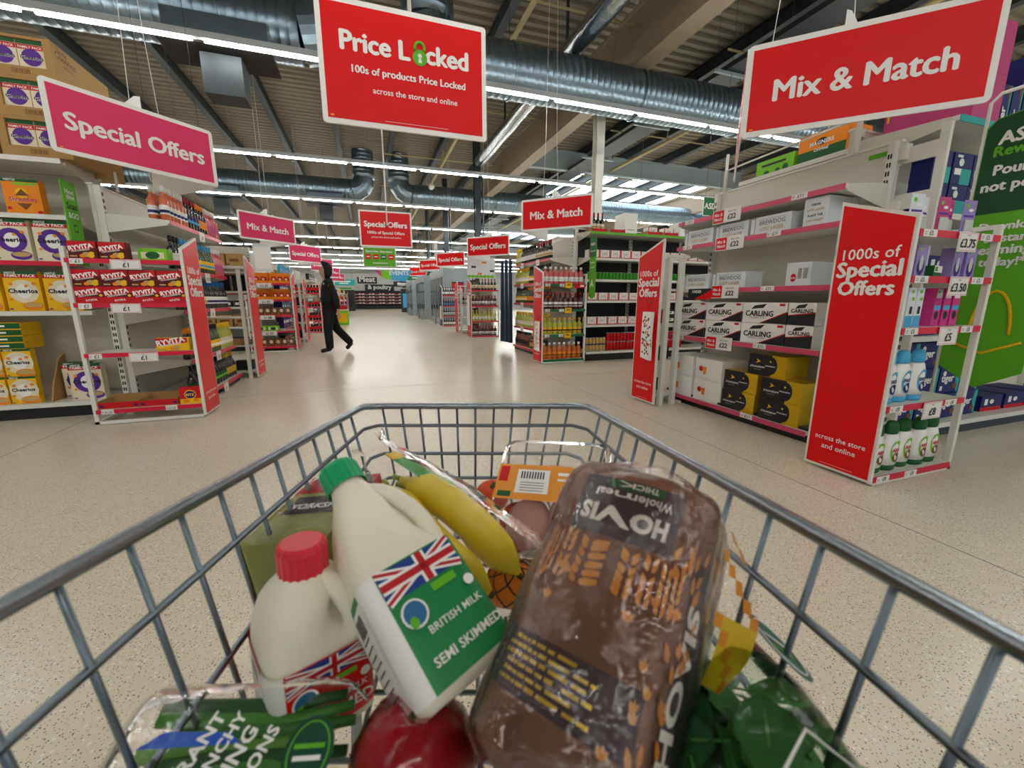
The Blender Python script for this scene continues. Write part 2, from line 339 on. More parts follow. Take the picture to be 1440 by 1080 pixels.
def shelf_unit(label, u, w, depth, shelves, backh, edge=None, plinth=BLACK, base=.1, back=CREAM, end=True, bays=1):
    """shelves [(z, depth, edge material)]; front of the deepest shelf at y=0"""
    t = thing('shelving_unit', label, 'shelves', (u[0][0], u[0][1], 0), u[1])
    MB().box(0, w, depth, depth + .03, .0, backh, back).box(-.01, w + .01, depth - .01, depth + .04, backh, backh + .015, WHITE).build('back_panel', t)
    MB().box(0, w, .03, depth - .002, 0, base - .03, plinth).build('plinth', t)
    n = bays
    for i in range(n + 1): put('upright', upright_mesh(backh), t, (min(max(w * i / n, .02), w - .02), depth - .052, 0))
    for z, d, em in shelves:
        y0 = min(depth - d, .03); s = MB().box(.004, w - .004, y0, depth - .054, z - .03, z, WHITE).build('shelf', t)
        if em: edge_strip(s, w, z, em, y0)
        if z > .3:
            for xx in (.0, w - .004):
                MB().prism([(xx, y0 + .02, z - .03), (xx, y0 + .02, z - .045), (xx, depth - .055, z - .13), (xx, depth - .055, z + .03), (xx, depth - .12, z + .03), (xx, y0 + .05, z + .002)], (.004, 0, 0), CREAM).build('bracket', s)
    return t
def panel_text(b, x, nx, d, full=True, low=True):
    n = (nx, 0, 0); yc = d / 2; X = x + nx * .0012
    b.text('1000s of', PRW, (X, yc, 1.27), n, width=d*.74, off=.012); b.text('Special', PRW, (X, yc, 1.175), n, width=d*.83, off=.032); b.text('Offers', PRW, (X, yc, 1.075), n, width=d*.73, off=.032)
    b.text('across the store', PRW, (X, yc, .2), n, width=d*.74, off=.006); b.text('and online', PRW, (X, yc, .145), n, width=d*.5, off=.006)
    b.quad(PRW, (X, yc, .05), d*.5, .0015, n)
def wing_unit(label, u, w, depth, shelves, side, edge=HOT, panel=RED, hf=1.47, hb=1.6, words=True):
    """free-standing side display with a tall promotional side panel at local x=0 ('L') or x=w ('R')"""
    t = thing('wing_display', label, 'display stand', (u[0][0], u[0][1], 0), u[1])
    xp, nx = (0., -1.) if side == 'L' else (w, 1.); xo = w - xp
    pts = [(xp, 0, .02), (xp, depth, .02), (xp, depth, hb), (xp, 0, hf)]
    p = MB().prism(pts, (nx * -.022, 0, 0), WHITE).build('side_panel', t)
    e = .014; q = [(xp, e, .035), (xp, depth - e, .035), (xp, depth - e, hb - e - .01), (xp, e, hf - e)]
    r = MB().prism(q, (nx * .003, 0, 0), panel).build('poster', p)
    if words: b = MB(); panel_text(b, xp + nx*.003, nx, depth); b.build('lettering', r)
    for xx in ((xo - .03, xo) if xo > 0 else (0, .03),): MB().box(xx[0], xx[1], 0, .03, 0, hf - .01, WHITE).build('post', t)
    xb0, xb1 = (.024, w) if side == 'L' else (0, w - .024)
    MB().box(xb0, xb1, 0, .03, .005, .03, WHITE).box((xo - .03 if xo > 0 else 0), (xo if xo > 0 else .03), .03, depth, .005, .03, WHITE).build('base_rail', t)
    MB().box((xo - .03 if xo > 0 else 0), (xo if xo > 0 else .03), .03, depth, hf - .035, hf - .01, WHITE).box(xb0, xb1, depth - .03, depth, hf - .035, hf - .01, WHITE).build('top_rail', t)
    for xx in (.1, w - .1): put('upright', upright_mesh(hf - .04), t, (xx, depth - .05, 0))
    sl = []
    for z in shelves:
        s = MB().box(xb0 + .031 if side == 'R' else xb0, xb1 if side == 'R' else xb1 - .031, .004, depth - .054, z - .02, z, WHITE).build('shelf', t); sl.append(s)
        MB().box(xb0 + .02 if side == 'R' else xb0, xb1 if side == 'R' else xb1 - .02, -.004, .002, z - .035, z, edge).build('shelf_edge', s)
    return t, sl

# ================================================================== products
def carton(w, h, d, side, prints, top=None):
    b = MB(); b.box(-w/2, w/2, 0, d, 0, h, side)
    if top: b.box(-w/2, w/2, 0, d, h, h + .0005, top)
    e = .0006
    for i, p in enumerate(prints):
        y = -e * (i + 1); k = p[0]
        if k == 'r': b.add([(p[1]*w, y, p[3]*h), (p[2]*w, y, p[3]*h), (p[2]*w, y, p[4]*h), (p[1]*w, y, p[4]*h)], [(0, 1, 2, 3)], p[5])
        elif k == 'p': b.add([(q[0]*w, y, q[1]*h) for q in p[1]], [tuple(range(len(p[1])))], p[2])
        elif k == 'd': b.disc(p[5], (p[1]*w, y, p[2]*h), rx=p[3], ry=p[4])
        elif k == 't':
            tilt = p[6] if len(p) > 6 else 0; st = len(b.v); b.text(p[1], p[5], (0, 0, 0), width=p[4]*w, off=.03 if len(p) < 8 else p[7]); b.xf(Matrix.Translation((p[2]*w, y, p[3]*h)) @ Matrix.Rotation(-rad(tilt), 4, 'Y'), st)
    return b
def side_text(b, s, m, w, d, h, z, width, right=True):
    x = (w/2 + .0008) if right else -(w/2 + .0008); b.text(s, m, (x, d/2, z*h), (1 if right else -1, 0, 0), width=width*d); return b
MX = lambda n, h, **k: mat('print_' + n, h, .5, var=.03, spec=.25, **k)
dred, maroon, yell, org, purp, navy, teal, sky, grn, dgr, brn, cream, tan, mag, grey, lav = [MX(n, h) for n, h in (('red', '#c8141e'), ('maroon', '#5a1a16'), ('yellow', '#f2bd14'), ('orange', '#ee8a1a'), ('purple', '#5a2c92'), ('navy', '#1c2468'), ('teal', '#25a9a6'), ('sky', '#4aa8d8'), ('green', '#3f9a2c'), ('darkgreen', '#1c5a2c'), ('brown', '#7a4a26'), ('cream', '#e9dcc0'), ('tan', '#c9a566'), ('magenta', '#c2447c'), ('grey', '#9a9a98'), ('lavender', '#9a86c4'))]
vio = MX('violet', '#3a2a70'); charcoal = MX('charcoal', '#26262a'); pale = MX('pale', '#dfe4ea'); lime = MX('lime', '#7cc42a'); blue = MX('blue', '#2a5cc0')
def single(b, name): return [(name, b.mesh(name))]
def ring(b, x, z, r, m, y): b.disc(m, (x, y, z), rx=r, ry=r)
def cereal(base, bowl, top, ring_m, w=.235, h=.33, d=.075, pack='FAMILY PACK', brand='Cheerios'):
    pr = [('r', -.5, .5, .93, 1, dgr)]
    if pack: pr += [('r', -.5, .5, .84, .925, dred), ('t', pack, 0, .865, .86, PRW)]
    pr += [('d', 0.02, .5, .098, .098, ring_m), ('d', .02, .5, .05, .06, PRW), ('t', brand, .0, .46, .82, PRK, 0, .04), ('d', .2, .13, .068, .036, bowl), ('d', .2, .155, .06, .02, tan), ('d', -.3, .68, .014, .012, org), ('d', .34, .7, .014, .012, org), ('d', -.36, .3, .012, .01, org), ('d', .12, .64, .012, .012, org), ('t', 'NESTL\u00c9', -.25, .945, .3, PRW), ('r', -.45, -.36, .04, .07, purp)]
    return carton(w, h, d, base, pr, dgr)
K = {}
K['cheerw'] = single(cereal(cream, purp, dgr, purp), 'cereal_box'); K['cheery'] = single(cereal(yell, org, dgr, cream), 'cereal_box')
K['cheerys'] = single(cereal(yell, org, dgr, cream, .19, .24, .06, None), 'cereal_box')
K['shred'] = single(carton(.235, .27, .075, org, [('r', -.5, .5, .92, 1, dgr), ('r', -.2, .42, .83, .9, lime), ('d', .0, .6, .04, .04, yell), ('p', [(0, .72), (.2, .52), (-.2, .52)], brn), ('t', 'Shreddies', 0, .36, .74, PRW, 0, .06), ('t', 'Shreddies', 0, .36, .74, dred, 0, .03), ('p', [(-.18, .3), (.22, .3), (.02, .12)], brn), ('d', .42, .06, .02, .012, dred), ('d', -.4, .15, .014, .012, dred), ('t', 'NESTL\u00c9', -.25, .945, .3, PRW)], dgr), 'cereal_box')
def ryvita(base, tx, w=.185, h=.132):
    return carton(w, h, .07, base, [('p', [(-.5, .38), (.46, .62), (.46, 1), (-.5, .98)], dred), ('t', 'RYVITA', -.03, .55, .86, PRW, 10, .05), ('t', 'CRACKERBREAD', -.06, .42, .66, PRW, 10, .02), ('d', .12, .22, .028, .02, tan), ('d', .27, .16, .022, .018, yell), ('d', -.02, .14, .02, .014, org), ('d', .3, .3, .018, .012, yell), ('r', -.44, -.2, .08, .16, tan)])
K['ryv'] = single(ryvita(maroon, 0), 'crispbread_box'); K['ryvy'] = single(ryvita(yell, 0, .24, .11), 'crispbread_box')
K['ryvr'] = single(carton(.185, .132, .07, maroon, [('r', -.5, .5, 0, .36, dred), ('p', [(-.5, .4), (.5, .62), (.5, 1), (-.5, .98)], dred), ('t', 'RYVITA', -.03, .56, .88, PRW, 10, .05), ('t', 'CRACKERBREAD', -.04, .43, .7, PRW, 10, .02), ('t', 'RYVITA', .05, .12, .4, PRW, 8), ('d', .4, .46, .012, .01, yell)]), 'crispbread_box')
K['ritz'] = single(carton(.16, .15, .06, dred, [('r', -.5, .5, 0, .3, yell), ('d', 0, .55, .045, .042, yell), ('d', 0, .55, .04, .034, navy), ('t', 'RITZ', 0, .48, .4, yell, 0, .05), ('d', .25, .2, .022, .014, org), ('d', -.2, .18, .025, .015, org)]), 'cracker_box')
def tray(w, d, h, m, txt=None):
    b = MB(); b.box(-w/2, w/2, 0, d, 0, .004, KRAFT); b.box(-w/2, w/2, 0, .004, .004, h, m); b.box(-w/2, w/2, d - .004, d, .004, h * 1.6, KRAFT); b.box(-w/2, -w/2 + .004, .004, d - .004, .004, h * 1.25, KRAFT); b.box(w/2 - .004, w/2, .004, d - .004, .004, h*1.25, KRAFT)
    b.disc(navy, (-w*.42, -.001, h*.45), rx=.013, ry=.011); b.disc(navy, (w*.42, -.001, h*.45), rx=.013, ry=.011)
    if txt: b.text(txt, yell, (0, -.001, h*.4), width=w*.4)
    return b
K['redtray'] = single(tray(.28, .22, .055, dred), 'cardboard_tray')
def case(w, h, d, n=2):
    b = MB(); b.box(-w/2, w/2, .02, d, 0, h, KRAFT); b.box(-w/2, w/2, 0, .02, 0, .075, KRAFT); b.box(-w/2, -w/2 + .05, 0, .02, .075, h, KRAFT); b.box(w/2 - .05, w/2, 0, .02, .075, h, KRAFT); b.box(-w/2 + .05, w/2 - .05, 0, .02, h - .02, h, KRAFT)
    iw = (w - .1) / n
    for i in range(n):
        x = -w/2 + .05 + iw * (i + .5); b.quad(cream, (x, .018, .075), iw - .006, h - .096); b.quad(dgr, (x, .017, h - .05), iw - .006, .028); b.quad(dred, (x, .0165, h - .086), iw - .006, .034)
        b.text('FAMILY PACK', PRW, (x, .016, h - .078), width=iw*.86); b.disc(purp, (x, .016, .15), rx=.062, ry=.062); b.text('Cheerios', PRW, (x, .0152, .135), width=iw*.82, off=.08); b.text('Cheerios', PRK, (x, .0145, .135), width=iw*.82, off=.03)
    b.quad(brn, (w*.02, -.001, .022), .11, .035); b.quad(KRAFT, (w*.02, -.002, .025), .1, .029)
    for q in range(9): b.quad(brn, (w*.02 - .042 + q*.0105, -.003, .027), .004 + .002 * (q % 3), .025)
    b.text('Cheerios', PRK, (w/2 + .001, .17, h*.66), (1, 0, 0), width=.26, off=.0); b.text('Nestl\u00e9', PRK, (w/2 + .001, .13, h*.83), (1, 0, 0), width=.13, off=0); b.text('FAMILY PACK', PRK, (w/2 + .001, .2, h*.52), (1, 0, 0), width=.14, off=0)
    b.text('Cheerios', PRK, (w/2 + .001, d - .14, h*.2), (1, 0, 0), width=.1, off=0)
    return b
K['case'] = single(case(.44, .29, .8), 'shipping_case')
def bottle(glass, cap, lab, h=.3, r=.037, lab2=None, style='wine', txt=None, capm=None):
    nm = 'wine_bottle'; s = h / .3
    prof = {'wine': [(r*.9, 0), (r, .008*s), (r, .172*s), (r*.86, .19*s), (r*.5, .205*s), (.0145, .218*s), (.0145, h)],
            'burg': [(r*.9, 0), (r, .008*s), (r, .14*s), (r*.8, .175*s), (r*.5, .205*s), (.0145, .23*s), (.0145, h)],
            'gin': [(r*.92, 0), (r, .01*s), (r, .19*s), (r*.75, .215*s), (.016, .235*s), (.016, .262*s)]}[style]
    g = MB().lathe(prof, 10, glass); zc = prof[-1][1]
    cp = MB().lathe([(.0158, h - .055*s if style != 'gin' else zc), (.0158, h + .001)] if style != 'gin' else [(.02, zc), (.02, h)], 10, cap)
    la = MB().lathe([(r + .0006, .05*s), (r + .0006, .13*s)], 10, lab, cap=False)
    if lab2: la.lathe([(r + .0009, .065*s), (r + .0009, .09*s)], 10, lab2, cap=False)
    return [('bottle', g.mesh(nm)), ('cap', cp.mesh('cap')), ('label_band', la.mesh('label_band'))]
G = lambda n, h: mat('glass_' + n, h, .06, 0, var=.05, spec=.7)
gdk, ggr, gros, gpk, gyl, gor, grd, gcl, gam = G('dark', '#16130f'), G('green', '#3c4a16'), G('rose', '#d0673e'), G('pink', '#d8606a'), G('straw', '#b6b63a'), G('orange', '#c8641a'), G('wine', '#4a1018'), G('clear', '#c9cfc8'), G('amber', '#8a4412')
capw, capr, capk, capb, capg = MX('capwhite', '#eceae6'), MX('capred', '#9a1a2a'), MX('capblack', '#17171a'), MX('capblue', '#2a6ab8'), MX('capgold', '#caa034')
K['rose'] = bottle(gros, capw, PRW, lab2=navy); K['redw'] = bottle(gdk, capr, navy, lab2=sky); K['orangew'] = bottle(gdk, org, org); K['blush'] = bottle(gpk, capw, magenta) if 'magenta' in globals() else bottle(gpk, capw, mag)
K['blue'] = bottle(ggr, sky, yell, style='burg', lab2=sky); K['dark'] = bottle(gdk, capk, PRW); K['darkblue'] = bottle(gdk, capb, PRW, lab2=navy); K['darkred'] = bottle(gdk, capr, cream, lab2=tan)
K['white'] = bottle(gyl, yell, cream, style='burg', lab2=PRW); K['whiteb'] = bottle(ggr, capk, yell, style='burg', lab2=PRW); K['fizz'] = bottle(gdk, capk, dgr, r=.043, style='burg', lab2=lime); K['gold'] = bottle(gdk, capg, capg, r=.043, style='burg')
K['gpink'] = bottle(gpk, PRW, PRW, .27, .042, pale, 'gin'); K['gred'] = bottle(grd, dred, PRW, .27, .042, maroon, 'gin'); K['gyel'] = bottle(gyl, yell, yell, .27, .042, charcoal, 'gin'); K['gor'] = bottle(gor, PRW, org, .27, .042, brn, 'gin'); K['amber'] = bottle(gam, capk, charcoal, style='burg')
K['lime'] = bottle(gyl, capw, grn, .27, .04, lime, 'gin')
# beer cases, cans
K['brew'] = single(side_text(carton(.36, .135, .2, pale, [('r', -.5, -.36, 0, 1, grey), ('r', -.47, -.38, .08, .92, pale), ('t', 'BREWDOG', .06, .52, .62, PRK, 0, .0), ('t', 'LOST LAGER', .06, .2, .58, tan, 0, .02), ('r', -.3, .4, .82, .84, grey)]), 'LOST LAGER', charcoal, .36, .2, .135, .4, .7, False), 'beer_case')
K['brewend'] = single(carton(.17, .19, .3, pale, [('t', 'DRINK', 0, .72, .4, PRK), ('t', 'LOST LAGER', 0, .54, .7, tan), ('t', 'PLANT THE', 0, .34, .62, PRK), ('t', 'LOST FOREST', 0, .16, .7, tan)]), 'beer_case')
K['budcase'] = single(carton(.18, .17, .3, pale, [('d', -.2, .35, .022, .03, dred), ('r', -.02, .12, .3, .75, grey), ('r', .2, .36, .3, .75, grey), ('t', 'BUD', -.2, .3, .2, PRW)]), 'beer_case')
def carling():
    b = carton(.4, .165, .22, PRW, [('p', [(-.05, 0), (.5, 0), (.5, .52)], charcoal), ('p', [(-.08, 0), (-.05, 0), (.5, .52), (.5, .58)], dred), ('p', [(-.3, .68), (-.02, .74), (.06, .94), (-.22, .86)], PRK), ('t', 'CARLING', -.1, .34, .64, PRK, 0, .02), ('t', 'ORIGINAL LAGER', -.12, .22, .4, grey, 0, 0), ('r', .34, .46, .84, .95, dred)])
    b.quad(charcoal, (.2006, .11, 0), .22, .09, (1, 0, 0)); b.text('CARLING', PRK, (.201, .11, .1), (1, 0, 0), width=.18)
    b.quad(charcoal, (-.2006, .11, 0), .22, .09, (-1, 0, 0)); b.text('CARLING', PRK, (-.201, .11, .1), (-1, 0, 0), width=.18); return b
K['carling'] = single(carling(), 'beer_case')
def halfcarling():
    b = carton(.21, .165, .36, PRW, [('p', [(-.5, 0), (.5, 0), (.5, .55), (-.5, .4)], charcoal), ('p', [(-.5, .4), (.5, .55), (.5, .6), (-.5, .44)], dred), ('p', [(-.25, .74), (.1, .78), (.2, .96), (-.15, .9)], PRK), ('t', 'CARLING', 0, .56, .8, PRK)]); return b
K['carlingend'] = single(halfcarling(), 'beer_case')
K['sanmig'] = single(carton(.33, .2, .3, PRW, [('d', -.28, .5, .026, .026, dred), ('p', [(-.18, .26), (-.08, .26), (-.06, .66), (-.2, .66)], org), ('p', [(-.2, .6), (-.06, .6), (-.06, .7), (-.2, .7)], PRW), ('r', -.46, .46, .08, .1, pale)]), 'beer_case')
def strong():
    b = carton(.34, .17, .24, GOLD, [('r', -.5, .12, 0, 1, charcoal), ('d', .1, .5, .06, .075, charcoal), ('t', 'STRONGBOW', -.24, .34, .4, PRW, 0, .02), ('p', [(-.3, .55), (-.16, .65), (-.28, .78), (-.25, .66)], yell), ('t', 'STRONGBOW', .1, .45, .26, PRW), ('d', .1, .7, .008, .008, yell), ('r', -.34, -.14, .24, .26, grey)])
    return b
K['strong'] = single(strong(), 'cider_case')
def cans(n, body, top, w=.066, h=.12, rows=1, wrap=None):
    b = MB()
    for i in range(n):
        for j in range(rows): b.lathe([(.025, 0), (.032, .006), (.032, h - .01), (.026, h)], 8, [top, body, top], (-(n - 1) * w/2 + i*w, .034 + j*w, 0))
    if wrap: b.box(-n*w/2, n*w/2, -.001, .0, .0, h*.3, wrap)
    return b
alu = mat('can_silver', '#c4c8cc', .3, .8, var=.05)
K['budpack'] = single(carton(.2, .13, .14, PRW, [('r', -.5, -.42, 0, 1, dred), ('r', .42, .5, 0, 1, dred), ('r', -.22, -.2, 0, 1, dred), ('r', .2, .22, 0, 1, dred), ('d', 0, .55, .026, .03, pale), ('t', 'BUDWEISER', 0, .5, .34, dred), ('r', -.5, .5, 0, .1, dred)]), 'lager_pack')
K['heinpack'] = single(cans(3, grn, alu, wrap=None).lathe([(.02, .121), (.02, .123)], 5, dgr), 'can_pack')
K['redpack'] = single(cans(3, dred, alu, h=.155), 'can_pack'); K['goldpack'] = single(cans(3, tan, alu, h=.11), 'can_pack'); K['darkpack'] = single(carton(.2, .125, .14, charcoal, [('r', -.4, .4, .3, .7, PRW), ('p', [(-.1, .4), (.1, .45), (.2, .62), (-.05, .6)], PRK)]), 'can_pack')
K['blackpack'] = single(cans(3, charcoal, alu, h=.15), 'can_pack')
# laundry, air freshener
def detergent(cap, lab, bot, txt, tcol, accent):
    w, d = .062, .036
    b = MB().lathe([(.9, .0), (1, .006), (1, .03)], 16, bot, sx=w*.95, sy=d).lathe([(1, .03), (1.06, .09), (1.02, .15), (.8, .19), (.6, .2)], 16, PRW, sx=w, sy=d)
    c = MB().lathe([(.72, .198), (.78, .21), (.74, .24), (.5, .262), (.1, .266)], 16, cap, sx=w, sy=d)
    la = MB(); y = -d*1.08
    la.disc(lab, (.008, y, .105), rx=.043, ry=.06); la.disc(accent, (.01, y - .0007, .075), rx=.03, ry=.026); la.text(txt, tcol, (.008, y - .0014, .105), width=.068, off=.04); la.disc(PRW, (.004, y - .0014, .07), rx=.009, ry=.009)
    # curve the printed label round the bottle
    la.v = [(x, -d * 1.075 * math.sqrt(max(.02, 1 - (x / (w * 1.06)) ** 2)) + (yy - y) - .0006, z) for x, yy, z in la.v]
    for q in (b, c, la): q.xf(Matrix.Diagonal((1.03, 1.03, 1.12, 1)))
    return [('detergent_bottle', b.mesh('detergent_bottle')), ('cap', c.mesh('cap')), ('front_label', la.mesh('front_label'))]
K['fairy'] = detergent(sky, sky, sky, 'FAIRY', navy, navy); K['ariel'] = detergent(dgr, lime, dgr, 'ARIEL', dred, brn)
def blister(bg, prod, w=.095, h=.185):
    b = MB().box(-w/2, w/2, .012, .015, 0, h, bg); b.box(-w*.32, w*.32, 0, .012, .01, h*.45, prod, .004); b.disc(lime, (-w*.2, .0112, h*.84), rx=.012, ry=.012); b.disc(PRW, (w*.12, .0112, h*.72), rx=.018, ry=.008); b.quad(purp, (0, .0114, h*.52), w*.8, h*.06); return b
K['airpink'] = single(blister(mag, gcl), 'air_freshener_pack'); K['airlav'] = single(blister(lav, gcl), 'air_freshener_pack'); K['airblue'] = single(blister(pale, gcl), 'air_freshener_pack')
K['plug'] = single(MB().box(-.045, .045, .0, .06, 0, .16, lav).disc(vio, (0, -.001, .05), rx=.03, ry=.045).disc(gcl, (0, -.002, .07), rx=.016, ry=.04).disc(lime, (-.02, -.002, .14), rx=.012, ry=.01), 'air_freshener_box')
K['reedblue'] = single(MB().box(-.033, .033, 0, .06, 0, .21, pale).quad(sky, (0, -.001, .0), .06, .06).quad(charcoal, (.005, -.0015, .07), .022, .04).disc(lime, (0, -.001, .19), rx=.011, ry=.009).quad(lime, (.01, -.0015, .14), .02, .02), 'reed_diffuser_box')
K['reedpink'] = single(MB().box(-.033, .033, 0, .06, 0, .21, MX('hotpink', '#d23a8a')).quad(sky, (.0, -.001, .09), .06, .025).disc(charcoal, (.0, -.0015, .06), rx=.018, ry=.024).quad(pale, (0, -.001, .155), .05, .05).disc(lime, (-.01, -.0015, .19), rx=.01, ry=.008), 'reed_diffuser_box')
def tiger(w=.26, h=.2, d=.16):
    b = carton(w, h, d, navy, [('p', [(.5, 0), (.5, 1), (.36, 1), (.28, .6), (.42, 0)], teal), ('t', 'tiger', -.1, .45, .6, PRW, 0, .03), ('d', .3, .25, .03, .025, brn), ('r', -.42, -.3, .1, .28, PRW), ('d', -.3, .78, .02, .02, PRW)])
    return b
K['tiger'] = single(tiger(), 'pet_food_box'); K['tigerlow'] = single(tiger(.3, .17, .3), 'pet_food_box')
def tigtall():
    b = carton(.12, .28, .2, navy, [('p', [(.5, .1), (.5, 1), (.1, 1), (.35, .6)], brn), ('r', .38, .5, 0, 1, teal), ('r', .08, .36, .12, .24, PRW)]); st = len(b.v); b.text('tiger', PRW, (0, 0, 0), width=.15, off=.03); b.xf(Matrix.Translation((.015, -.004, .07)) @ Matrix.Rotation(-rad(90), 4, 'Y'), st); return b
K['tigertall'] = single(tigtall(), 'pet_food_box')
K['pawbox'] = single(carton(.2, .2, .12, navy, [('r', -.05, .5, 0, .5, teal), ('d', -.1, .7, .025, .025, PRW), ('r', -.4, -.05, .3, .5, PRW), ('r', -.36, -.08, .84, .92, PRW)]), 'pet_food_box')
K['redpet'] = single(carton(.3, .13, .3, navy, [('r', -.5, .5, 0, .25, dred), ('d', 0, .6, .03, .02, PRW), ('r', -.35, -.2, .4, .8, PRW)]), 'pet_food_box')
K['magners'] = single(side_text(carton(.42, .26, .3, org, [('r', -.5, .5, .1, .48, dgr), ('d', 0, .68, .05, .03, charcoal), ('t', 'MAGNERS', 0, .6, .5, PRW), ('t', 'Original', 0, .4, .3, PRW)]), 'MAGNERS', charcoal, .42, .3, .26, .6, .5, False), 'cider_case')
K['limecase'] = single(carton(.4, .17, .26, lime, [('r', -.5, .5, 0, .25, dgr), ('r', -.35, .3, .66, .78, PRK), ('d', .3, .35, .03, .03, dgr), ('d', -.2, .3, .03, .02, dgr), ('d', .1, .3, .025, .02, dgr)]), 'cider_case')
K['pinkcase'] = single(carton(.5, .3, .3, mag, [('r', -.47, -.44, .5, .9, yell), ('r', .2, .23, .5, .9, sky)]), 'drinks_case')
# chocolate gifts
K['orangetray'] = single(MB().box(-.19, .19, .0, .14, 0, .006, org).box(-.19, .19, 0, .004, .006, .05, org).box(-.19, -.186, .004, .14, .006, .2, org).box(.186, .19, .004, .14, .006, .2, org).box(-.19, .19, .136, .14, .006, .2, org), 'display_tray')
K['pouch'] = single(MB().prism([(-.045, 0, 0), (.045, 0, 0), (.055, 0, .07), (.045, 0, .15), (-.045, 0, .15), (-.055, 0, .07)], (0, .05, 0), brn).disc(cream, (0, -.001, .09), rx=.03, ry=.032).quad(brn, (0, -.002, .086), .04, .006).quad(dred, (0, -.001, .005), .08, .02), 'chocolate_pouch')
K['mini'] = single(MB().prism([(-.035, 0, 0), (.035, 0, 0), (.045, 0, .06), (.03, 0, .12), (-.03, 0, .12), (-.045, 0, .06)], (0, .05, 0), dred).disc(cream, (0, -.001, .07), rx=.022, ry=.022).quad(brn, (0, -.001, .01), .055, .03), 'chocolate_pouch')
K['greenegg'] = single(carton(.2, .1, .12, lime, [('r', -.4, .4, .2, .7, cream), ('d', 0, .45, .05, .03, dgr)]), 'chocolate_box')
K['cokepack'] = single(cans(3, charcoal, dred, h=.24, w=.085).box(-.127, .127, -.002, 0, .07, .16, dred), 'cola_pack')
K['purplebox'] = single(carton(.16, .2, .1, vio, [('r', -.35, .35, .5, .8, PRW), ('d', 0, .25, .03, .02, dred)]), 'toy_box')
K['spray'] = single(MB().lathe([(.03, 0), (.03, .16), (.014, .19), (.014, .23)], 10, sky).quad(PRW, (0, -.0305, .04), .03, .09), 'cleaner_bottle')
K['shirtbox'] = single(carton(.15, .2, .1, charcoal, [('r', -.3, .3, .2, .45, PRW), ('d', 0, .7, .03, .03, org)]), 'gift_box')
K['case2'] = single(carton(.27, .24, .3, KRAFT, [('r', -.3, .3, .35, .6, brn), ('r', -.45, -.3, .1, .2, charcoal)]), 'brown_carton')
COUNT = {}
def item(kind, cat, label, u, x, y, z, rz=0.0, group=None, jit=0.0, name=None):
    parts = K[kind]; p = Wd(u, x, y + random.uniform(0, jit), z + .0012)
    o = put(name or parts[0][0] if parts[0][0] != 'bottle' else 'wine_bottle', parts[0][1], None, p, u[1] + rz + random.uniform(-.03, .03) * (1 if jit else 0))
    tag(o, label, cat, group)
    for nm, me in parts[1:]: put(nm, me, o)
    return o
def fill(kind, cat, desc, where, u, xs, y, z, rz=0.0, jit=.008, group=None, start=0, word='from left'):
    for i, x in enumerate(xs): item(kind, cat, '%s, %s %s, %s' % (desc, ORD[start + i], word, where) if len(xs) > 1 or start else '%s %s' % (desc, where), u, x, y, z, rz, group or ('%s %s' % (desc, where)), jit)
lin = lambda a, b, n: [a + (b - a) * (i + .5) / n for i in range(n)]
# ================================================================== hanging signs
def vsign(label, apex, side, text, m, L=1.15, z0=2.13, h=.5, far=False):
    """V-shaped hanging sign, point of the V at apex; side -1 hangs over the left fixtures, +1 over the right"""
    t = thing('hanging_sign', label, 'sign', (apex[0], apex[1], z0))
    for near in (True, False):
        if side < 0: a = rad(45 if near else 135); x0, x1 = (-L, -.004) if near else (.004, L)
        else: a = rad(-45 if near else -135); x0, x1 = (.004, L) if near else (-L, -.004)
        b = MB(); r = .03; pts = []
        for cx, cz, a0 in ((x1 - r, h - r, 0), (x0 + r, h - r, 90), (x0 + r, r, 180), (x1 - r, r, 270)):
            for k in range(4): q = rad(a0 + 30 * k); pts.append((cx + r*math.cos(q), 0, cz + r*math.sin(q)))
        b.prism(pts, (0, .012, 0), PRW); p = b.build('sign_panel', t, (0, 0, 0), a)
        g = .032; MB().box(x0 + g, x1 - g, -.0012, 0, g, h - g, m).build('colour_face', p)
        lt = MB(); lt.text(text, PRW, ((x0 + x1)/2, -.0022, h*.36), width=L*(.82 if len(text) > 12 else .72), off=.022, res=3 if not far else 1); lt.build('lettering', p); MB().box(x0 + g + .015, x0 + g + .035, -.002, -.0013, g + .006, g + .012, yell).build('maker_mark', p)
    s = -1 if side < 0 else 1
    MB().prism([(s*.08, -.0, h), (s*.75, -.66, h), (s*.75, .66, h)], (0, 0, .004), PRW).build('top_plate', t)
    for dy in (-.3, .3):
        b = MB(); b.tube([(s*.5, dy, h), (s*.5, dy*.7, 1.4), (s*.5, dy*.4, ROOF - z0)], .003, 5, PRW); b.build('hanger_wire', t)
        MB().prism([(s*.42, dy, h + .004), (s*.6, dy, h + .004), (s*.46, dy, h + .12), (s*.42, dy, h + .12)], (0, .004, 0), PRW).build('hook_bracket', t)
    return t
vsign('pink Special Offers sign hanging over the crispbread stand', (-1.3, 5.08), -1, 'Special Offers', PINK, 1.16, 2.13, .5)
vsign('pink Mix & Match sign hanging over the chocolate stand', (-1.3, 10.0), -1, 'Mix & Match', PINK, 1.16, 2.16, .5)
vsign('pink Special Offers sign behind the man in black, over cola stand', (-1.3, 15.4), -1, 'Special Offers', PINK, 1.16, 2.2, .52)
for i, y in enumerate((20.6, 25.8, 31.5)): vsign('small distant pink Special Offers sign, %s beyond the man in black' % ORD[i], (-1.3, y), -1, 'Special Offers', PINK, 1.16, 2.25, .52, True)
vsign('large red Mix & Match sign over the beer cases, upper right', (2.4, 2.34), 1, 'Mix & Match', RED, 1.19, 2.09, .53)
vsign('red Mix & Match sign beside the white column', (2.4, 6.5), 1, 'Mix & Match', RED, 1.16, 2.1, .47)
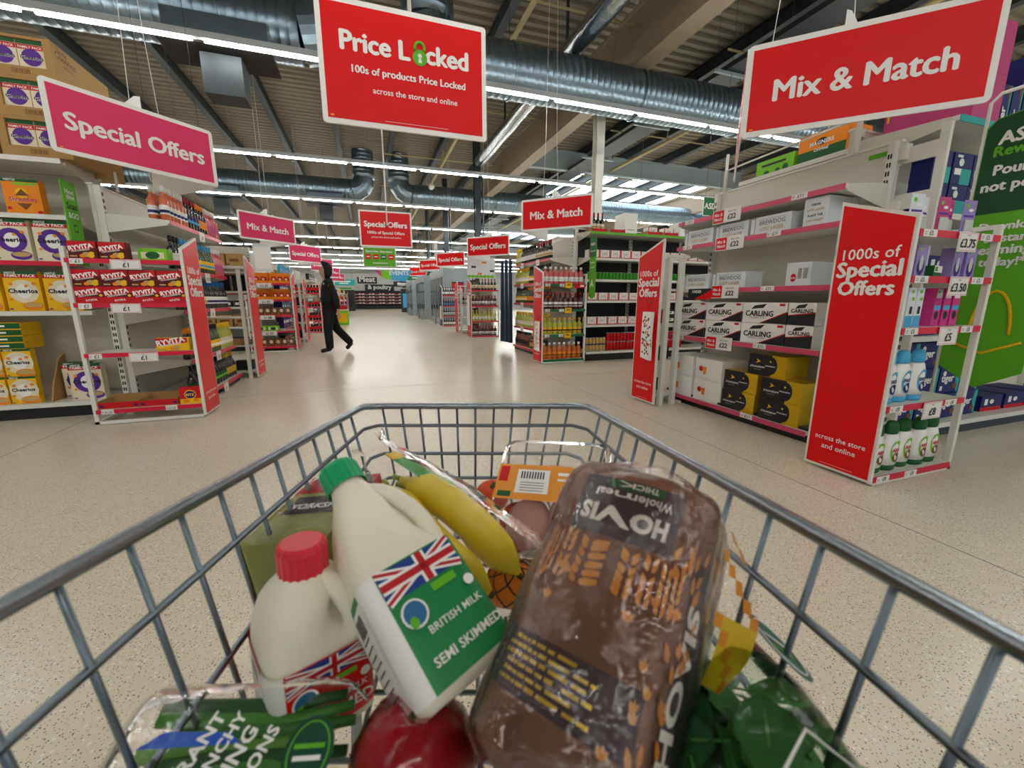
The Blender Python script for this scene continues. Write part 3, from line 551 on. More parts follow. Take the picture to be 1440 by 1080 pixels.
vsign('red Special Offers sign above the hanging navy cloths', (2.4, 10.3), 1, 'Special Offers', RED, 1.16, 2.06, .46)
vsign('smaller red Special Offers sign above the nearest upright freezer', (2.4, 15.0), 1, 'Special Offers', RED, 1.16, 2.16, .46)
for i, y in enumerate((19.9, 24.6)): vsign('tiny distant red Special Offers sign, %s past the nearest freezer' % ORD[i], (2.4, y), 1, 'Special Offers', RED, 1.16, 2.34, .46, True)
def rounded(b, x0, x1, z0, z1, d, m, r=.02):
    pts = []
    for cx, cz, a0 in ((x1 - r, z1 - r, 0), (x0 + r, z1 - r, 90), (x0 + r, z0 + r, 180), (x1 - r, z0 + r, 270)):
        for k in range(4): q = rad(a0 + 30*k); pts.append((cx + r*math.cos(q), 0, cz + r*math.sin(q)))
    return b.prism(pts, (0, d, 0), m)
# price locked board
t = thing('hanging_sign', 'large red Price Locked sign hanging over the main aisle', 'sign', (.34, 3.0, 2.11))
p = rounded(MB(), -.515, .515, 0, .68, .015, PRW).build('sign_panel', t)
MB().box(-.485, .485, -.0012, 0, .03, .65, RED).build('colour_face', p)
b = MB(); L_ = dict(off=.028, res=4); w1 = text_mesh('Price L', .028, 0, 4)[2]; w2 = text_mesh('cked', .028, 0, 4)[2]; SZ = .79/(w1 + w2 + .56)
b.text('Price L', PRW, (-.385, -.0024, .41), size=SZ, align='L', **L_); xl = -.385 + w1*SZ; b.build('headline', p); b = MB()
b.text('cked', PRW, (xl + .56*SZ, -.0024, .41), size=SZ, align='L', **L_)
b.build('headline', p); b = MB(); b.text('100s of products Price Locked', PRW, (.02, -.0024, .295), width=.70, off=.022, res=3); b.build('lettering', p); b = MB(); b.text('across the store and online', PRW, (.05, -.0024, .195), width=.53, off=.014, res=3); b.build('lettering', p); b = MB()
b.quad(PRW, (.05, -.0024, .045), .4, .002); b.build('fine_print', p); MB().quad(yell, (-.46, -.0024, .04), .02, .01).build('maker_mark', p)
LK = mat('lock_green', '#5cb11e', .4, var=.02); b = MB(); xc = xl + .28*SZ
b.prism([(xc + .045*math.cos(2*math.pi*k/20), -.0022, .435 + .045*math.sin(2*math.pi*k/20)) for k in range(20)], (0, -.002, 0), LK)
b.tube([(xc + .03*math.cos(rad(q)), -.0035, .485 + .035*math.sin(rad(q))) for q in range(-20, 201, 20)], .009, 6, LK); b.disc(PRW, (xc, -.0048, .445), rx=.013, ry=.013); b.add([(xc - .006, -.0048, .44), (xc + .006, -.0048, .44), (xc + .012, -.0048, .408), (xc - .012, -.0048, .408)], [(0, 1, 2, 3)], PRW); b.build('padlock_mark', p)
MB().tube([(.03, .008, .68), (.03, .008, ROOF - 2.11)], .012, 8, PRW).build('hanger_rod', t)
for sx in (-.2, .26): MB().tube([(sx, .007, .68), (sx, .007, 2.4)], .002, 4, PURL).build('hanger_wire', t)
# far central boards
t = thing('hanging_sign', 'red 1000s of Special Offers sign hanging mid aisle above green board', 'sign', (.49, 9.5, 2.13))
p = rounded(MB(), -.53, .53, 0, .72, .015, PRW).build('sign_panel', t); MB().box(-.5, .5, -.0012, 0, .03, .69, RED).build('colour_face', p)
MB().text('Special Offers', PRW, (0, -.0024, .4), width=.86, off=.03).text('1000s of Special Offers', PRW, (0, -.0024, .26), width=.74, off=.02).text('across the store and online', PRW, (0, -.0024, .18), width=.6, off=.01).build('lettering', p)
MB().tube([(.02, -.12, .42), (.02, -.12, ROOF - 2.13)], .014, 8, PRW).tube([(-.03, -.12, .42), (.07, -.12, .42)], .014, 6, STEEL).tube([(.02, -.12, .42), (.02, 0.0, .6)], .006, 5, STEEL).build('hanger_rod', t)
t = thing('hanging_sign', 'lime green Spend less board under the central red sign', 'sign', (.33, 9.5, 1.72))
p = rounded(MB(), -.335, .335, 0, .405, .012, PRW).build('sign_panel', t); MB().box(-.318, .318, -.0012, 0, .015, .39, LIME).build('colour_face', p)
b = MB().text('Spend less. Save more.', PRW, (0, -.0024, .3), width=.54, off=.03).quad(PRW, (0, -.0024, .075), .3, .014)
for k, mm in enumerate((RED, RED, GREEN, RED)): b.quad(mm, (-.23 + k*.153, -.002, .16), .11, .1); b.quad(PRW, (-.23 + k*.153, -.003, .2), .07, .02)
b.build('lettering', p)
for sx in (-.25, .25): MB().box(sx - .002, sx + .002, .004, .008, .405, .412, PURL).build('link', t)
t = thing('hanging_sign', 'small turquoise and yellow hanging banner below the lime board', 'sign', (1.35, 21.5, 1.95))
MB().prism([(-.9, 0, .45), (-.5, 0, .1), (.1, 0, 0), (.55, 0, -.05), (.9, 0, .5)], (0, .02, 0), sky).add([(-.9, -.001, .45), (-.5, -.001, .1), (-.1, -.001, .03), (-.2, -.001, .47)], [(0, 1, 2, 3)], lime).add([(-.9, -.002, .45), (-.55, -.002, .15), (-.6, -.002, .46)], [(0, 1, 2)], mag).text('EVENTS', PRW, (.25, -.003, .27), width=.9).build('banner', t)
MB().box(-.01, .01, .005, .015, .48, ROOF - 1.95, PURL).build('hanger_wire', t)
# meat and poultry wall boards
DK = mat('board_dark', '#23272b', .5)
for nm, lab, x, z, w, h, tx in (('wall_sign', 'dark board reading Meat on the far back wall', .25, 2.8, 2.1, .72, 'Meat'), ('wall_sign', 'dark board reading & poultry on the far back wall', 1.55, 2.0, 3.2, .72, '& poultry')):
    o = tag(MB().box(-w/2, w/2, 0, .05, 0, h, DK).build(nm, None, (x, Y1 - .06, z)), lab, 'sign'); MB().text(tx, PRW, (0, -.004, h*.28), width=w*.8, off=.03).build('lettering', o)

for lab, x, y, z, w, h, tx in (('dark green Pounds board hanging behind the left pink sign', -1.93, 6.12, 2.36, .6, .36, 'Pounds, not points'), ('small green ASDA board above the lager shelves', 6.28, 6.6, 2.59, .42, .34, 'ASDA')):
    o = tag(rounded(MB(), -w/2, w/2, 0, h, .012, PRW).build('hanging_sign', None, (x, y, z)), lab, 'sign'); f_ = MB().box(-w/2 + .012, w/2 - .012, -.0012, 0, .012, h - .012, GREEN).build('colour_face', o); MB().text(tx, PRW, (0, -.0022, h*.38), width=w*.86, off=.03).build('lettering', o)
    for sx in (-w*.4, w*.4): MB().box(sx - .002, sx + .002, .004, .008, h, ROOF - z + .02, PURL).build('hanger_wire', o)
# ================================================================== LEFT: crispbread stand, cereal shelves, wine end
U = ((-2.24, 4.33), 0.)
t, sl = wing_unit('white stand of red crispbread boxes with red panel, left foreground', U, .80, .37, (.13, .61, 1.02, 1.37), 'R')
for s, z, tx, x in ((sl[1], .605, '\u00a31', .42), (sl[2], 1.015, '\u00a31', .36), (sl[3], 1.365, '\u00a31', .41)): card(s, x, z - .075, tx, w=.2, h=.075, ts=.05); ticket(s, .095, z - .04, '\u00a31', -.005)
ticket(sl[0], .1, .092, '\u00a31.25', -.005); ticket(sl[0], .55, .092, '\u00a31.25', -.005)
W_ = 'crispbread stand'
fill('ryv', 'crispbread', 'dark red crispbread box', 'top shelf of ' + W_, U, (.135, .325), .02, 1.37)
fill('ryv', 'crispbread', 'dark red crispbread box', 'upper row, second shelf of ' + W_, U, [.1245 + .1865*i for i in range(4)], .02, 1.153)
fill('ryvr', 'crispbread', 'red-based crispbread box', 'lower row, second shelf of ' + W_, U, [.1245 + .1865*i for i in range(4)], .02, 1.02, jit=0)
item('ryvy', 'crispbread', 'single yellow crispbread box alone on third shelf of crispbread stand', U, .62, .03, .61)
item('redtray', 'tray', 'empty red cardboard tray at left of crispbread stand bottom shelf', U, .172, .02, .13); item('redtray', 'tray', 'empty red cardboard tray in middle of crispbread stand bottom shelf', U, .456, .02, .13)
item('ritz', 'cracker box', 'red and yellow round cracker box at right of crispbread bottom shelf', U, .692, .02, .13)
item('greenegg', 'box', 'small green box right of the top-shelf crispbread', U, .55, .12, 1.37)
# cereal run
V = ((-5.2, 4.74), 0.)
t = shelf_unit('white cereal shelving behind the crispbread stand, far left', V, 2.88, .52, ((.14, .52, WHITE), (.95, .5, WHITE), (1.37, .48, HOT), (1.75, .46, WHITE), (2.19, .52, TAG)), 2.15, base=.12, bays=3)
for z, kd, ds, n in ((1.75, 'shred', 'orange shredded cereal box', 3), (1.37, 'cheerw', 'white and purple family cereal box', 5), (.95, 'cheery', 'yellow family cereal box', 5)):
    xs = [2.69 - .263*i for i in range(n)]
    if kd == 'shred': xs = [2.56, 2.24, 1.95]
    fill(kd, 'cereal', ds, {1.75: 'upper cereal shelf', 1.37: 'pink-edged cereal shelf', .95: 'shelf below the pink edge'}[z], V, xs, .05, z, word='from right')
item('cheerw', 'cereal', 'white and purple cereal box front-most behind stand leg, bottom shelf', V, 2.72, .06, .14); item('cheerw', 'cereal', 'white and purple cereal box set back on bottom cereal shelf', V, 2.6, .2, .14)
for r_ in range(2): fill('cheerys', 'cereal', 'small yellow cereal box', ('bottom row' if r_ == 0 else 'second row') + ' of cereal pile', V, (2.28, 2.075, 1.87, 1.66), .05 + r_*.01, .14 + r_*.242, word='from right', jit=0)
lay = MB().box(-.095, .095, 0, .24, 0, .055, yell).quad(dgr, (0, -.0006, .004), .188, .047).quad(PRW, (-.04, -.0012, .02), .07, .014); K['lay'] = single(lay, 'cereal_box')
for r_ in range(4): fill('lay', 'cereal', 'flat-lying cereal box with green end', '%s layer on cereal pile' % ORD[r_], V, (2.26, 2.05, 1.85), .05, .626 + r_*.057, word='from right', jit=0)
cb = MB(); cb.prism([(0, 0, 0), (0, .3, 0), (0, .3, .42), (0, .2, .36), (0, .08, .16), (0, .02, .02)], (.012, 0, 0), KRAFT); K['cut'] = single(cb, 'cut_carton'); item('cut', 'carton', 'cut brown cardboard carton side by yellow cereal pile', V, 2.45, .03, .14)
for i in range(3): item('case', 'case', 'open brown case of cereal boxes, %s of the left high stack' % ('bottom', 'middle', 'top')[i], V, 2.77 - (.02, 0.0, .03)[i], .0, 2.19 + .2915*i, jit=0)
for i in range(3): item('case', 'case', 'open brown cereal case cut by photo edge, %s of its stack' % ('bottom', 'middle', 'top')[i], V, 2.28, .0, 2.19 + .2915*i, jit=0)
# green scan and go fin
o = tag(MB().box(0, .008, -.12, .06, 1.33, 2.0, LIME).build('shelf_fin', None, (-2.27, 4.68, 0)), 'narrow lime green Scan and GO fin between cereal and crispbread', 'sign')
MB().text('Next', PRW, (.009, -.03, 1.9), (1, 0, 0), width=.11).text('time', PRW, (.009, -.03, 1.86), (1, 0, 0), width=.1).text('Scan', PRK, (.009, -.03, 1.78), (1, 0, 0), width=.13).text('&GO', PRW, (.009, -.03, 1.71), (1, 0, 0), width=.13).quad(PRK, (.009, -.03, 1.6), .05, .06, (1, 0, 0)).quad(LIME, (.0092, -.03, 1.61), .04, .04, (1, 0, 0)).quad(PRW, (.009, -.03, 1.42), .08, .05, (1, 0, 0)).build('lettering', o)
# wine end cap facing the aisle
E1 = ((-1.62, 4.80), rad(90))
t = shelf_unit('wine shelves on the aisle end behind the crispbread stand', E1, 1.45, .55, ((.1, .55, HOT), (.47, .52, HOT), (.95, .52, HOT), (1.33, .52, HOT), (1.76, .5, HOT)), 2.02, bays=1)
for s_ in [c for c in t.children if c.name.startswith('shelf')]:
    z = s_.data.vertices[4].co.z; y0 = min(v.co.y for v in s_.data.vertices)
    card(s_, .75, z - .1, {.1: '', .47: '\u00a35', .95: '\u00a36', 1.33: '\u00a37.50', 1.76: '\u00a38'}[round(z, 2)] or '\u00a39', y=y0 - .008, w=.15, h=.1, ts=.05)
W_ = 'wine end'
def wine(kind, ds, xs, z, sh, y=.07): fill(kind, 'bottle', ds, '%s %s shelf' % (sh, W_), E1, xs, y, z, jit=.006)
p9 = .079
wine('rose', 'rose wine bottle with white cap', [.05 + p9*i for i in range(6)], 1.76, 'top'); wine('redw', 'red-capped wine bottle', [.05 + p9*(6 + i) for i in range(4)], 1.76, 'top'); wine('orangew', 'orange-labelled wine bottle', [.05 + p9*(10 + i) for i in range(3)], 1.76, 'top'); wine('blush', 'pink blush wine bottle', [.05 + p9*(13 + i) for i in range(5)], 1.76, 'top')
wine('rose', 'rose wine bottle set back', [.08 + p9*i for i in range(3)], 1.76, 'top', .17)
wine('dark', 'dark wine bottle', [.05 + p9*i for i in range(3)], 1.33, 'second'); wine('blue', 'light-blue capped wine bottle', [.05 + p9*(3 + i) for i in range(11)], 1.33, 'second'); wine('blush', 'pink blush wine bottle', [.05 + p9*(14 + i) for i in range(4)], 1.33, 'second')
wine('darkred', 'red-capped dark wine bottle', [.05 + p9*i for i in range(9)], .95, 'third'); wine('darkblue', 'blue-capped dark wine bottle', [.05 + p9*(9 + i) for i in range(9)], .95, 'third')
wine('orangew', 'orange-labelled wine bottle', [.05 + p9*i for i in range(5)], .47, 'fourth'); wine('whiteb', 'black-capped white wine bottle', [.05 + p9*(5 + i) for i in range(7)], .47, 'fourth'); wine('white', 'yellow-capped white wine bottle', [.05 + p9*(12 + i) for i in range(6)], .47, 'fourth')
wine('fizz', 'dark green sparkling wine bottle', [.06 + .092*i for i in range(11)], .1, 'bottom'); wine('gold', 'gold-labelled sparkling wine bottle', [.06 + .092*(11 + i) for i in range(4)], .1, 'bottom')
for k in range(2): MB().tube([(-.0, .5, 2.03), (-.0, .5, 2.2)], .012, 6, WHITE).build('sign_post', t, (.3 + .8*k, 0, 0))
# far wing of the wine end, panel towards the aisle
U = ((-1.44, 6.74), rad(180))
t, sl = wing_unit('tall red Special Offers panel stand at the far end of the wine', U, .78, .42, (.1, .45, .82, 1.15, 1.4), 'L')
fill('shirtbox', 'gift box', 'dark gift box', 'top shelf of far wine stand', U, (.15, .33, .51), .1, 1.4 - .2 - .05 + .01); fill('darkpack', 'can pack', 'dark can pack', 'bottom shelf of far wine stand', U, (.2, .45), .1, .1); fill('redtray', 'tray', 'red card tray', 'second shelf of far wine stand', U, (.22, .54), .1, .45)

# ================================================================== LEFT: chocolate stand and beyond
U = ((-2.22, 9.38), 0.)
t, sl = wing_unit('stand of orange trays and chocolate pouches beside the man', U, .84, .38, (.12, .43, .74, 1.05, 1.36), 'R')
for s_, z in zip(sl[1:], (.43, .74, 1.05, 1.36)): card(s_, .36, z - .085, '\u00a31.25' if z > .8 else '\u00a31.50', w=.26, h=.085, top=None, ts=.06)
W_ = 'chocolate stand'
for z, sh in ((1.36, 'top'), (1.05, 'second')):
    fill('orangetray', 'tray', 'orange display tray', '%s shelf of %s' % (sh, W_), U, (.23, .614), .04, z, jit=0); fill('mini', 'chocolate', 'small red chocolate pouch', '%s shelf of %s' % (sh, W_), U, (.13, .22, .34, .52, .63, .74), .07, z + .0065)
fill('pouch', 'chocolate', 'brown chocolate pouch', 'third shelf of ' + W_, U, lin(.06, .78, 6), .05, .74); fill('pouch', 'chocolate', 'brown chocolate pouch', 'bottom shelf of ' + W_, U, lin(.06, .78, 6), .05, .12)
fill('greenegg', 'chocolate', 'lime green chocolate box', 'fourth shelf of ' + W_, U, (.2, .42), .05, .43)
hb = MB().box(-.16, .16, 0, .02, 0, .52, pale).quad(PRW, (0, -.001, .05), .28, .42); o = tag(hb.build('header_board', None, (-1.9, 9.72, 1.6)), 'pale blank header board behind chocolate stand', 'board')
E2 = ((-1.62, 9.82), rad(90))
t = shelf_unit('pale shelves on the aisle end behind the chocolate stand', E2, 1.5, .5, ((.1, .5, HOT), (.45, .48, HOT), (.8, .48, HOT), (1.15, .48, HOT), (1.55, .48, WHITE)), 1.95)
for z, kd, ds, n in ((1.55, 'spray', 'blue cleaner bottle', 8), (1.15, 'purplebox', 'violet toy box', 8), (.8, 'tiger', 'blue snack box', 5), (.45, 'purplebox', 'violet toy box', 8), (.1, 'shirtbox', 'dark gift box', 8)): fill(kd, kd == 'spray' and 'bottle' or 'box', ds, '%s shelf behind chocolate stand' % {1.55: 'top', 1.15: 'second', .8: 'third', .45: 'fourth', .1: 'bottom'}[z], E2, lin(.05, 1.45, n), .05, z)
U = ((-1.42, 11.75), rad(180)); t, sl = wing_unit('narrow pink-red panel stand just left of the man in black', U, .78, .4, (.1, .5, .9, 1.25), 'L')
for z in (.1, .5, .9): fill('purplebox', 'box', 'violet box', '%s shelf of stand left of man' % {.1: 'bottom', .5: 'middle', .9: 'top'}[z], U, (.2, .42, .64), .08, z)
U = ((-2.16, 14.3), 0.); t, sl = wing_unit('cola stand with red packs behind the man in black', U, .82, .38, (.06, .41, .83, 1.25), 'R')
for z, sh in ((.06, 'bottom'), (.41, 'third'), (.83, 'second'), (1.25, 'top')): fill('cokepack', 'cola pack', 'red and black cola pack', '%s shelf of cola stand' % sh, U, (.15, .408, .666), .05, z)
E3 = ((-1.6, 14.72), rad(90)); t = shelf_unit('shelves on the aisle end behind the cola stand', E3, 1.7, .5, ((.1, .5, HOT), (.5, .5, HOT), (.9, .5, HOT), (1.3, .5, HOT), (1.65, .5, WHITE)), 1.95)
for z, sh in ((.1, 'bottom'), (.5, 'fourth'), (.9, 'third'), (1.3, 'second')): fill('blackpack', 'can pack', 'dark can pack', '%s shelf behind cola stand' % sh, E3, lin(.05, 1.6, 6), .05, z)
fill('shirtbox', 'gift box', 'dark carton', 'top shelf behind cola stand', E3, lin(.05, 1.6, 8), .05, 1.65)
for gi, (y, ds) in enumerate(((9.84, 'beyond the wine end'), (14.78, 'beyond the chocolate stand'))):
    V = ((-5.2, y), 0.); t = shelf_unit('white shelving of dark boxes %s, far left' % ds, V, 2.95, .5, ((.14, .5, WHITE), (.5, .48, WHITE), (.9, .48, WHITE), (1.3, .48, WHITE), (1.7, .48, WHITE)), 2.1, base=.12, bays=3, back=CREAM)
    for z, kd, nm, n_, st in ((.14, 'redpet', 'dark blue and red box', 5, .33), (.5, 'case2', 'brown carton', 6, .3), (.9, 'darkpack', 'black and white pack', 7, .24), (1.3, 'shirtbox', 'dark gift box', 8, .18), (1.7, 'case2', 'brown carton', 6, .3)): fill(kd, 'box', nm, '%s shelf %s' % ({.14: 'bottom', .5: 'fourth', .9: 'third', 1.3: 'second', 1.7: 'top'}[z], ds), V, [2.76 - st*i for i in range(n_)], .05, z, word='from right')
for gi, y in enumerate((19.4, 24.6, 30.2, 36.0)):
    ds = ORD[gi]; U = ((-2.2, y), 0.); t, sl = wing_unit('distant red stand on left side, %s beyond the cola stand' % ds, U, .82, .38, (.1, .5, .9, 1.25), 'R', words=gi < 1)
    for z, kd, sh in ((.1, 'redpack', 'bottom'), (.5, 'purplebox', 'third'), (.9, 'budpack', 'second'), (1.25, 'greenegg', 'top')): fill(kd, 'pack', {'redpack': 'red can pack', 'purplebox': 'violet box', 'budpack': 'white pack', 'greenegg': 'green box'}[kd], '%s shelf of %s distant left stand' % (sh, ds), U, (.15, .38, .61), .06, z)
    E4 = ((-1.6, y + .42), rad(90)); t = shelf_unit('distant white aisle-end shelves on left, %s beyond the cola stand' % ds, E4, 1.8, .5, ((.1, .5, HOT), (.55, .5, HOT), (1.0, .5, HOT), (1.5, .5, HOT)), 1.95)
    for z, kd, nm, sh in ((.1, 'tiger', 'blue box', 'bottom'), (.55, 'redpack', 'red pack', 'third'), (1.0, 'orangetray', 'orange tray', 'second'), (1.5, 'cheerys', 'yellow box', 'top')): fill(kd, 'pack', nm, '%s shelf, %s distant left end' % (sh, ds), E4, lin(.1, 1.7, 4), .05, z)

# ================================================================== RIGHT: beer end, laundry stand, pet food
U = ((2.64, 1.40), 0.)
t, sl = wing_unit('large red Special Offers panel stand with detergent, right foreground', U, .76, .38, (.055, .47, .9, 1.17, 1.40), 'L')
for s_, z, tx, x in ((sl[4], 1.40, '\u00a33.75', .42), (sl[3], 1.17, '\u00a33.50', .42), (sl[2], .9, '\u00a35', .42), (sl[1], .47, '\u00a38', .42)): card(s_, x, z - .1, tx, w=.17, h=.1); ticket(s_, .1, z - .036, tx[:3], -.005, w=.11, h=.036); ticket(s_, .6, z - .036, tx[:3], -.005, w=.11, h=.036)
ticket(sl[0], .1, .02, '\u00a38', -.005, w=.11, h=.036); ticket(sl[0], .35, .02, '\u00a38', -.005, w=.11, h=.036)
W_ = 'detergent stand'
fill('ariel', 'detergent', 'white detergent bottle with green cap', 'bottom shelf', U, (.1, .235, .37, .5, .63), .06, .055, jit=.02)
fill('fairy', 'detergent', 'white detergent bottle with blue cap', 'above the green-capped ones', U, (.1, .237, .374), .07, .47, jit=.02)
fill('reedblue', 'air freshener', 'pale blue reed diffuser box', 'middle shelf of ' + W_, U, (.08, .16, .24), .05, .9); fill('reedpink', 'air freshener', 'bright pink reed diffuser box', 'middle shelf of ' + W_, U, (.4, .49, .57), .05, .9); item('pinkslab', 'box', 'plain magenta carton among the reed diffusers', U, .33, .12, .9) if 'pinkslab' in K else None
fill('plug', 'air freshener', 'lilac plug-in freshener box', 'left group, second shelf', U, (.08, .18), .05, 1.17, jit=.01); fill('plug', 'air freshener', 'lilac plug-in freshener box', 'right group, second shelf', U, (.52, .63), .05, 1.17, jit=.01)
lb = carton(.15, .06, .08, dgr, [('r', -.5, .5, .4, 1, PRW), ('r', -.4, -.1, .5, .9, grn)]); K['fallen'] = single(lb, 'air_freshener_box'); item('fallen', 'air freshener', 'fallen green and white freshener box on second detergent shelf', U, .36, .06, 1.17, .25)
for k, (kd, ds) in enumerate((('airblue', 'pale blue'), ('airblue', 'pale blue'), ('airpink', 'pink'), ('airpink', 'pink'), ('airlav', 'lilac'))): item(kd, 'air freshener', '%s air freshener blister pack, %s from left on top shelf' % (ds, ORD[k]), U, .1 + .115*k, .06 + .03*(k % 2), 1.40, (-.1, .1, -.05, .15, -.1)[k])
# beer end facing the aisle
E5 = ((3.0, 3.60), rad(-90)); PKE = mat('strip_pink', '#d44a6c', .3, var=.04)
t = shelf_unit('beer shelves on the aisle end between two red panels, right', E5, 1.56, .5, ((.09, .5, PKE), (.69, .48, PKE), (1.15, .46, PKE), (1.565, .46, PKE), (1.80, .46, PKE)), 2.1, base=.14)
shs = [c for c in t.children if c.name.startswith('shelf')]
for s_, z in zip(shs[1:], (.69, 1.15, 1.565, 1.80)):
    y0 = min(v.co.y for v in s_.data.vertices); mixcard(s_, .66 if z < 1.7 else .6, z - .09, y0 - .008)
    for xx in (.15, 1.08 if z < 1.7 else 1.25): ticket(s_, xx, z - .034, '\u00a311', y0 - .006, w=.12, h=.038)
    if abs(z - 1.15) < .01:
        MB().box(.22, .52, y0 - .011, y0 - .008, z - .1, z + .0, charcoal).add([(.3, y0 - .0115, z - .1), (.52, y0 - .0115, z - .1), (.52, y0 - .0115, z - .01)], [(0, 1, 2)], RED).text('UNDER', PRW, (.33, y0 - .012, z - .04), width=.12).build('offer_card', s_)
ticket(shs[0], .12, .055, '\u00a311', -.006, w=.12); ticket(shs[0], 1.05, .055, '\u00a311', -.006, w=.12)
MB().tube([(.1, .47, 2.1), (.1, .47, 2.45)], .014, 8, WHITE).tube([(1.3, .47, 2.1), (1.3, .47, 2.62)], .018, 8, WHITE).tube([(.1, .47, 2.3), (1.3, .47, 2.34)], .008, 6, WHITE).build('sign_post', t)
for z in (1.62, 1.98): MB().box(1.56, 1.60, .5, .56, z, z + .1, WHITE).build('end_rail', t)
MB().box(1.38, 1.52, .49, .4985, 2.03, 2.06, LIME).build('sticker', t)
W_ = 'of beer end'
def beer(kd, ds, xs, z, sh, y=.06, rz=0, jit=.01): fill(kd, 'beer', ds, '%s %s' % (sh, W_), E5, xs, y, z, rz, jit)
beer('brew', 'pale lager case', (.24, .62, 1.0), 1.565, 'second shelf'); item('brewend', 'beer', 'tall pale lager case end at near end of second beer shelf', E5, 1.36, .06, 1.565)
beer('brew', 'pale lager case', (.25, .64), 1.15, 'third shelf'); item('budcase', 'beer', 'white lager case with red badge, alone on third beer shelf', E5, 1.28, .08, 1.15, .1)
for r_ in range(2):
    beer('carling', 'white lager case with black lettering', (.22, .63, 1.04) if 1 else 0, .69 + .168*r_, 'lower row' if r_ == 0 else 'upper row'); item('carlingend', 'beer', 'end-on white and black lager case, %s row of beer end' % ('lower', 'upper')[r_], E5, 1.36, .06, .69 + .168*r_)
for r_ in range(2):
    beer('sanmig', 'white case with beer glass picture', (.2, .56), .09 + .203*r_, 'lower bottom row' if r_ == 0 else 'upper bottom row', .02)
for k, (x, z, y, ds) in enumerate(((.92, .09, .02, 'lower left'), (.92, .262, .03, 'middle left'), (1.31, .09, .02, 'lower right'), (1.31, .262, .02, 'middle right'), (1.13, .434, .06, 'topmost'))): item('strong', 'cider', 'black and gold cider case, %s of the pile' % ds, E5, x, y, z)
# far wing of beer end
U = ((2.985, 3.69), rad(180)); t, sl = wing_unit('red Special Offers panel stand at far end of beer shelves', U, .345, .37, (.1, .45, .8, 1.15), 'R')
for z, kd, ds, sh in ((.1, 'blackpack', 'dark can pack', 'bottom'), (.45, 'darkpack', 'black and white can pack', 'third'), (.8, 'redpack', 'red can pack', 'second'), (1.15, 'orangetray', 'orange card tray', 'top')): fill(kd, 'pack', ds, '%s shelf of stand beyond beer' % sh, U, (.18,) if kd != 'orangetray' else (), .08, z)
fill('budpack', 'pack', 'white and red lager pack', 'top of stand beyond beer', U, (.15, .36, .57), .1, 1.33) if 0 else None
# pet food run beyond the detergent
V = ((3.57, 1.80), 0.); t = shelf_unit('pet food shelving behind the detergent stand, far right', V, 3.2, .6, ((.12, .6, WHITE), (.79, .5, TAG), (1.22, .5, TAG), (1.62, .48, TAG), (2.18, .62, teal)), 2.3, base=.12, bays=3, plinth=MX('plinthblue', '#3a4450'))
W_ = 'pet food shelves'
sf = MB().box(-.03, .0, .0, .05, 0, 2.15, WHITE).build('end_post', t)
for z in (1.22, 1.66, 1.96): MB().box(-.028, -.004, .05, .26, z, z + .1, WHITE).build('end_rail', t)
for r_ in range(3): fill('tiger', 'pet food', 'blue and teal pet food box', '%s row on bottom shelf' % ('bottom', 'middle', 'third')[r_], V, (.22, .49, .76, 1.03), .08 + .02*r_, .12 + .2015*r_, jit=.005)
fill('redpet', 'pet food', 'dark blue and red pet food box', 'bottom pet shelf', V, (1.4, 1.75, 2.1), .08, .12); fill('tigerlow', 'pet food', 'wide blue pet food box', 'second pet food shelf', V, (.3, .65, 1.0, 1.4, 1.75), .08, .79)
fill('redpet', 'pet food', 'dark blue and red pet food box', 'third pet food shelf', V, (.3, .62, .94, 1.26, 1.6), .08, 1.22); fill('pawbox', 'pet food', 'blue box with paw mark', 'shelf behind white end rails', V, (.12, .34, .56, .78, 1.0), .08, 1.62); fill('pawbox', 'pet food', 'blue box with paw mark', 'upper row behind white end rails', V, (.12, .34, .56), .08, 1.822)
fill('tigertall', 'pet food', 'tall blue pet food box', 'top pet food shelf', V, [.6 + .135*i for i in range(7)], .05, 2.18); fill('tiger', 'pet food', 'blue pet food box', 'on the tall boxes', V, (.9, 1.2), .05, 2.462)
# gondola top: shelf board with cases
V2 = ((3.72, 3.60), rad(-90)); t = shelf_unit('high shelf of cider cases above the beer end', V2, 1.12, .55, ((2.24, .5, WHITE),), 2.32, base=.1)
item('limecase', 'cider', 'lime green cider case on the high shelf', V2, .28, .16, 2.24); item('magners', 'cider', 'orange and green cider case on the high shelf', V2, .72, .17, 2.24)
for k, z in enumerate((2.18, 2.482)): item('pinkcase', 'case', '%s magenta drinks case behind the large right sign' % ('lower', 'upper')[k], ((3.76, 2.32), rad(-90)), .25, 0, z)
# ASDA fin
o = thing('shelf_fin', 'tall green ASDA Rewards fin, right edge of the view', 'sign', (3.62, 1.66, 0))
p = MB().prism([(0, 0, .62), (0, -.19, .5), (0, -.38, .62), (0, -.38, 2.1), (0, -.34, 2.14), (0, -.04, 2.1), (0, 0, 2.06)], (.008, 0, 0), LIME).build('fin_board', o)
MB().prism([(-.001, -.004, 1.56), (-.001, -.376, 1.56), (-.001, -.376, 2.1), (-.001, -.34, 2.135), (-.001, -.04, 2.095), (-.001, -.004, 2.05)], (-.001, 0, 0), mat('asda_green', '#0b4a24', .45)).build('green_block', p)
n = (-1, 0, 0)
for tx, m_, z, w_ in (('ASDA', PRW, 1.95, .25), ('Rewards', LIME, 1.885, .27), ('Pounds,', PRW, 1.78, .24), ('not points', PRW, 1.69, .32), ('Download', PRW, 1.46, .26), ('to start', PRW, 1.39, .2), ('earning', PRW, 1.32, .22), ('today!*', PRW, 1.25, .2)): MB().text(tx, m_, (-.003, -.19, z), n, width=w_, off=.03).build('lettering', p)
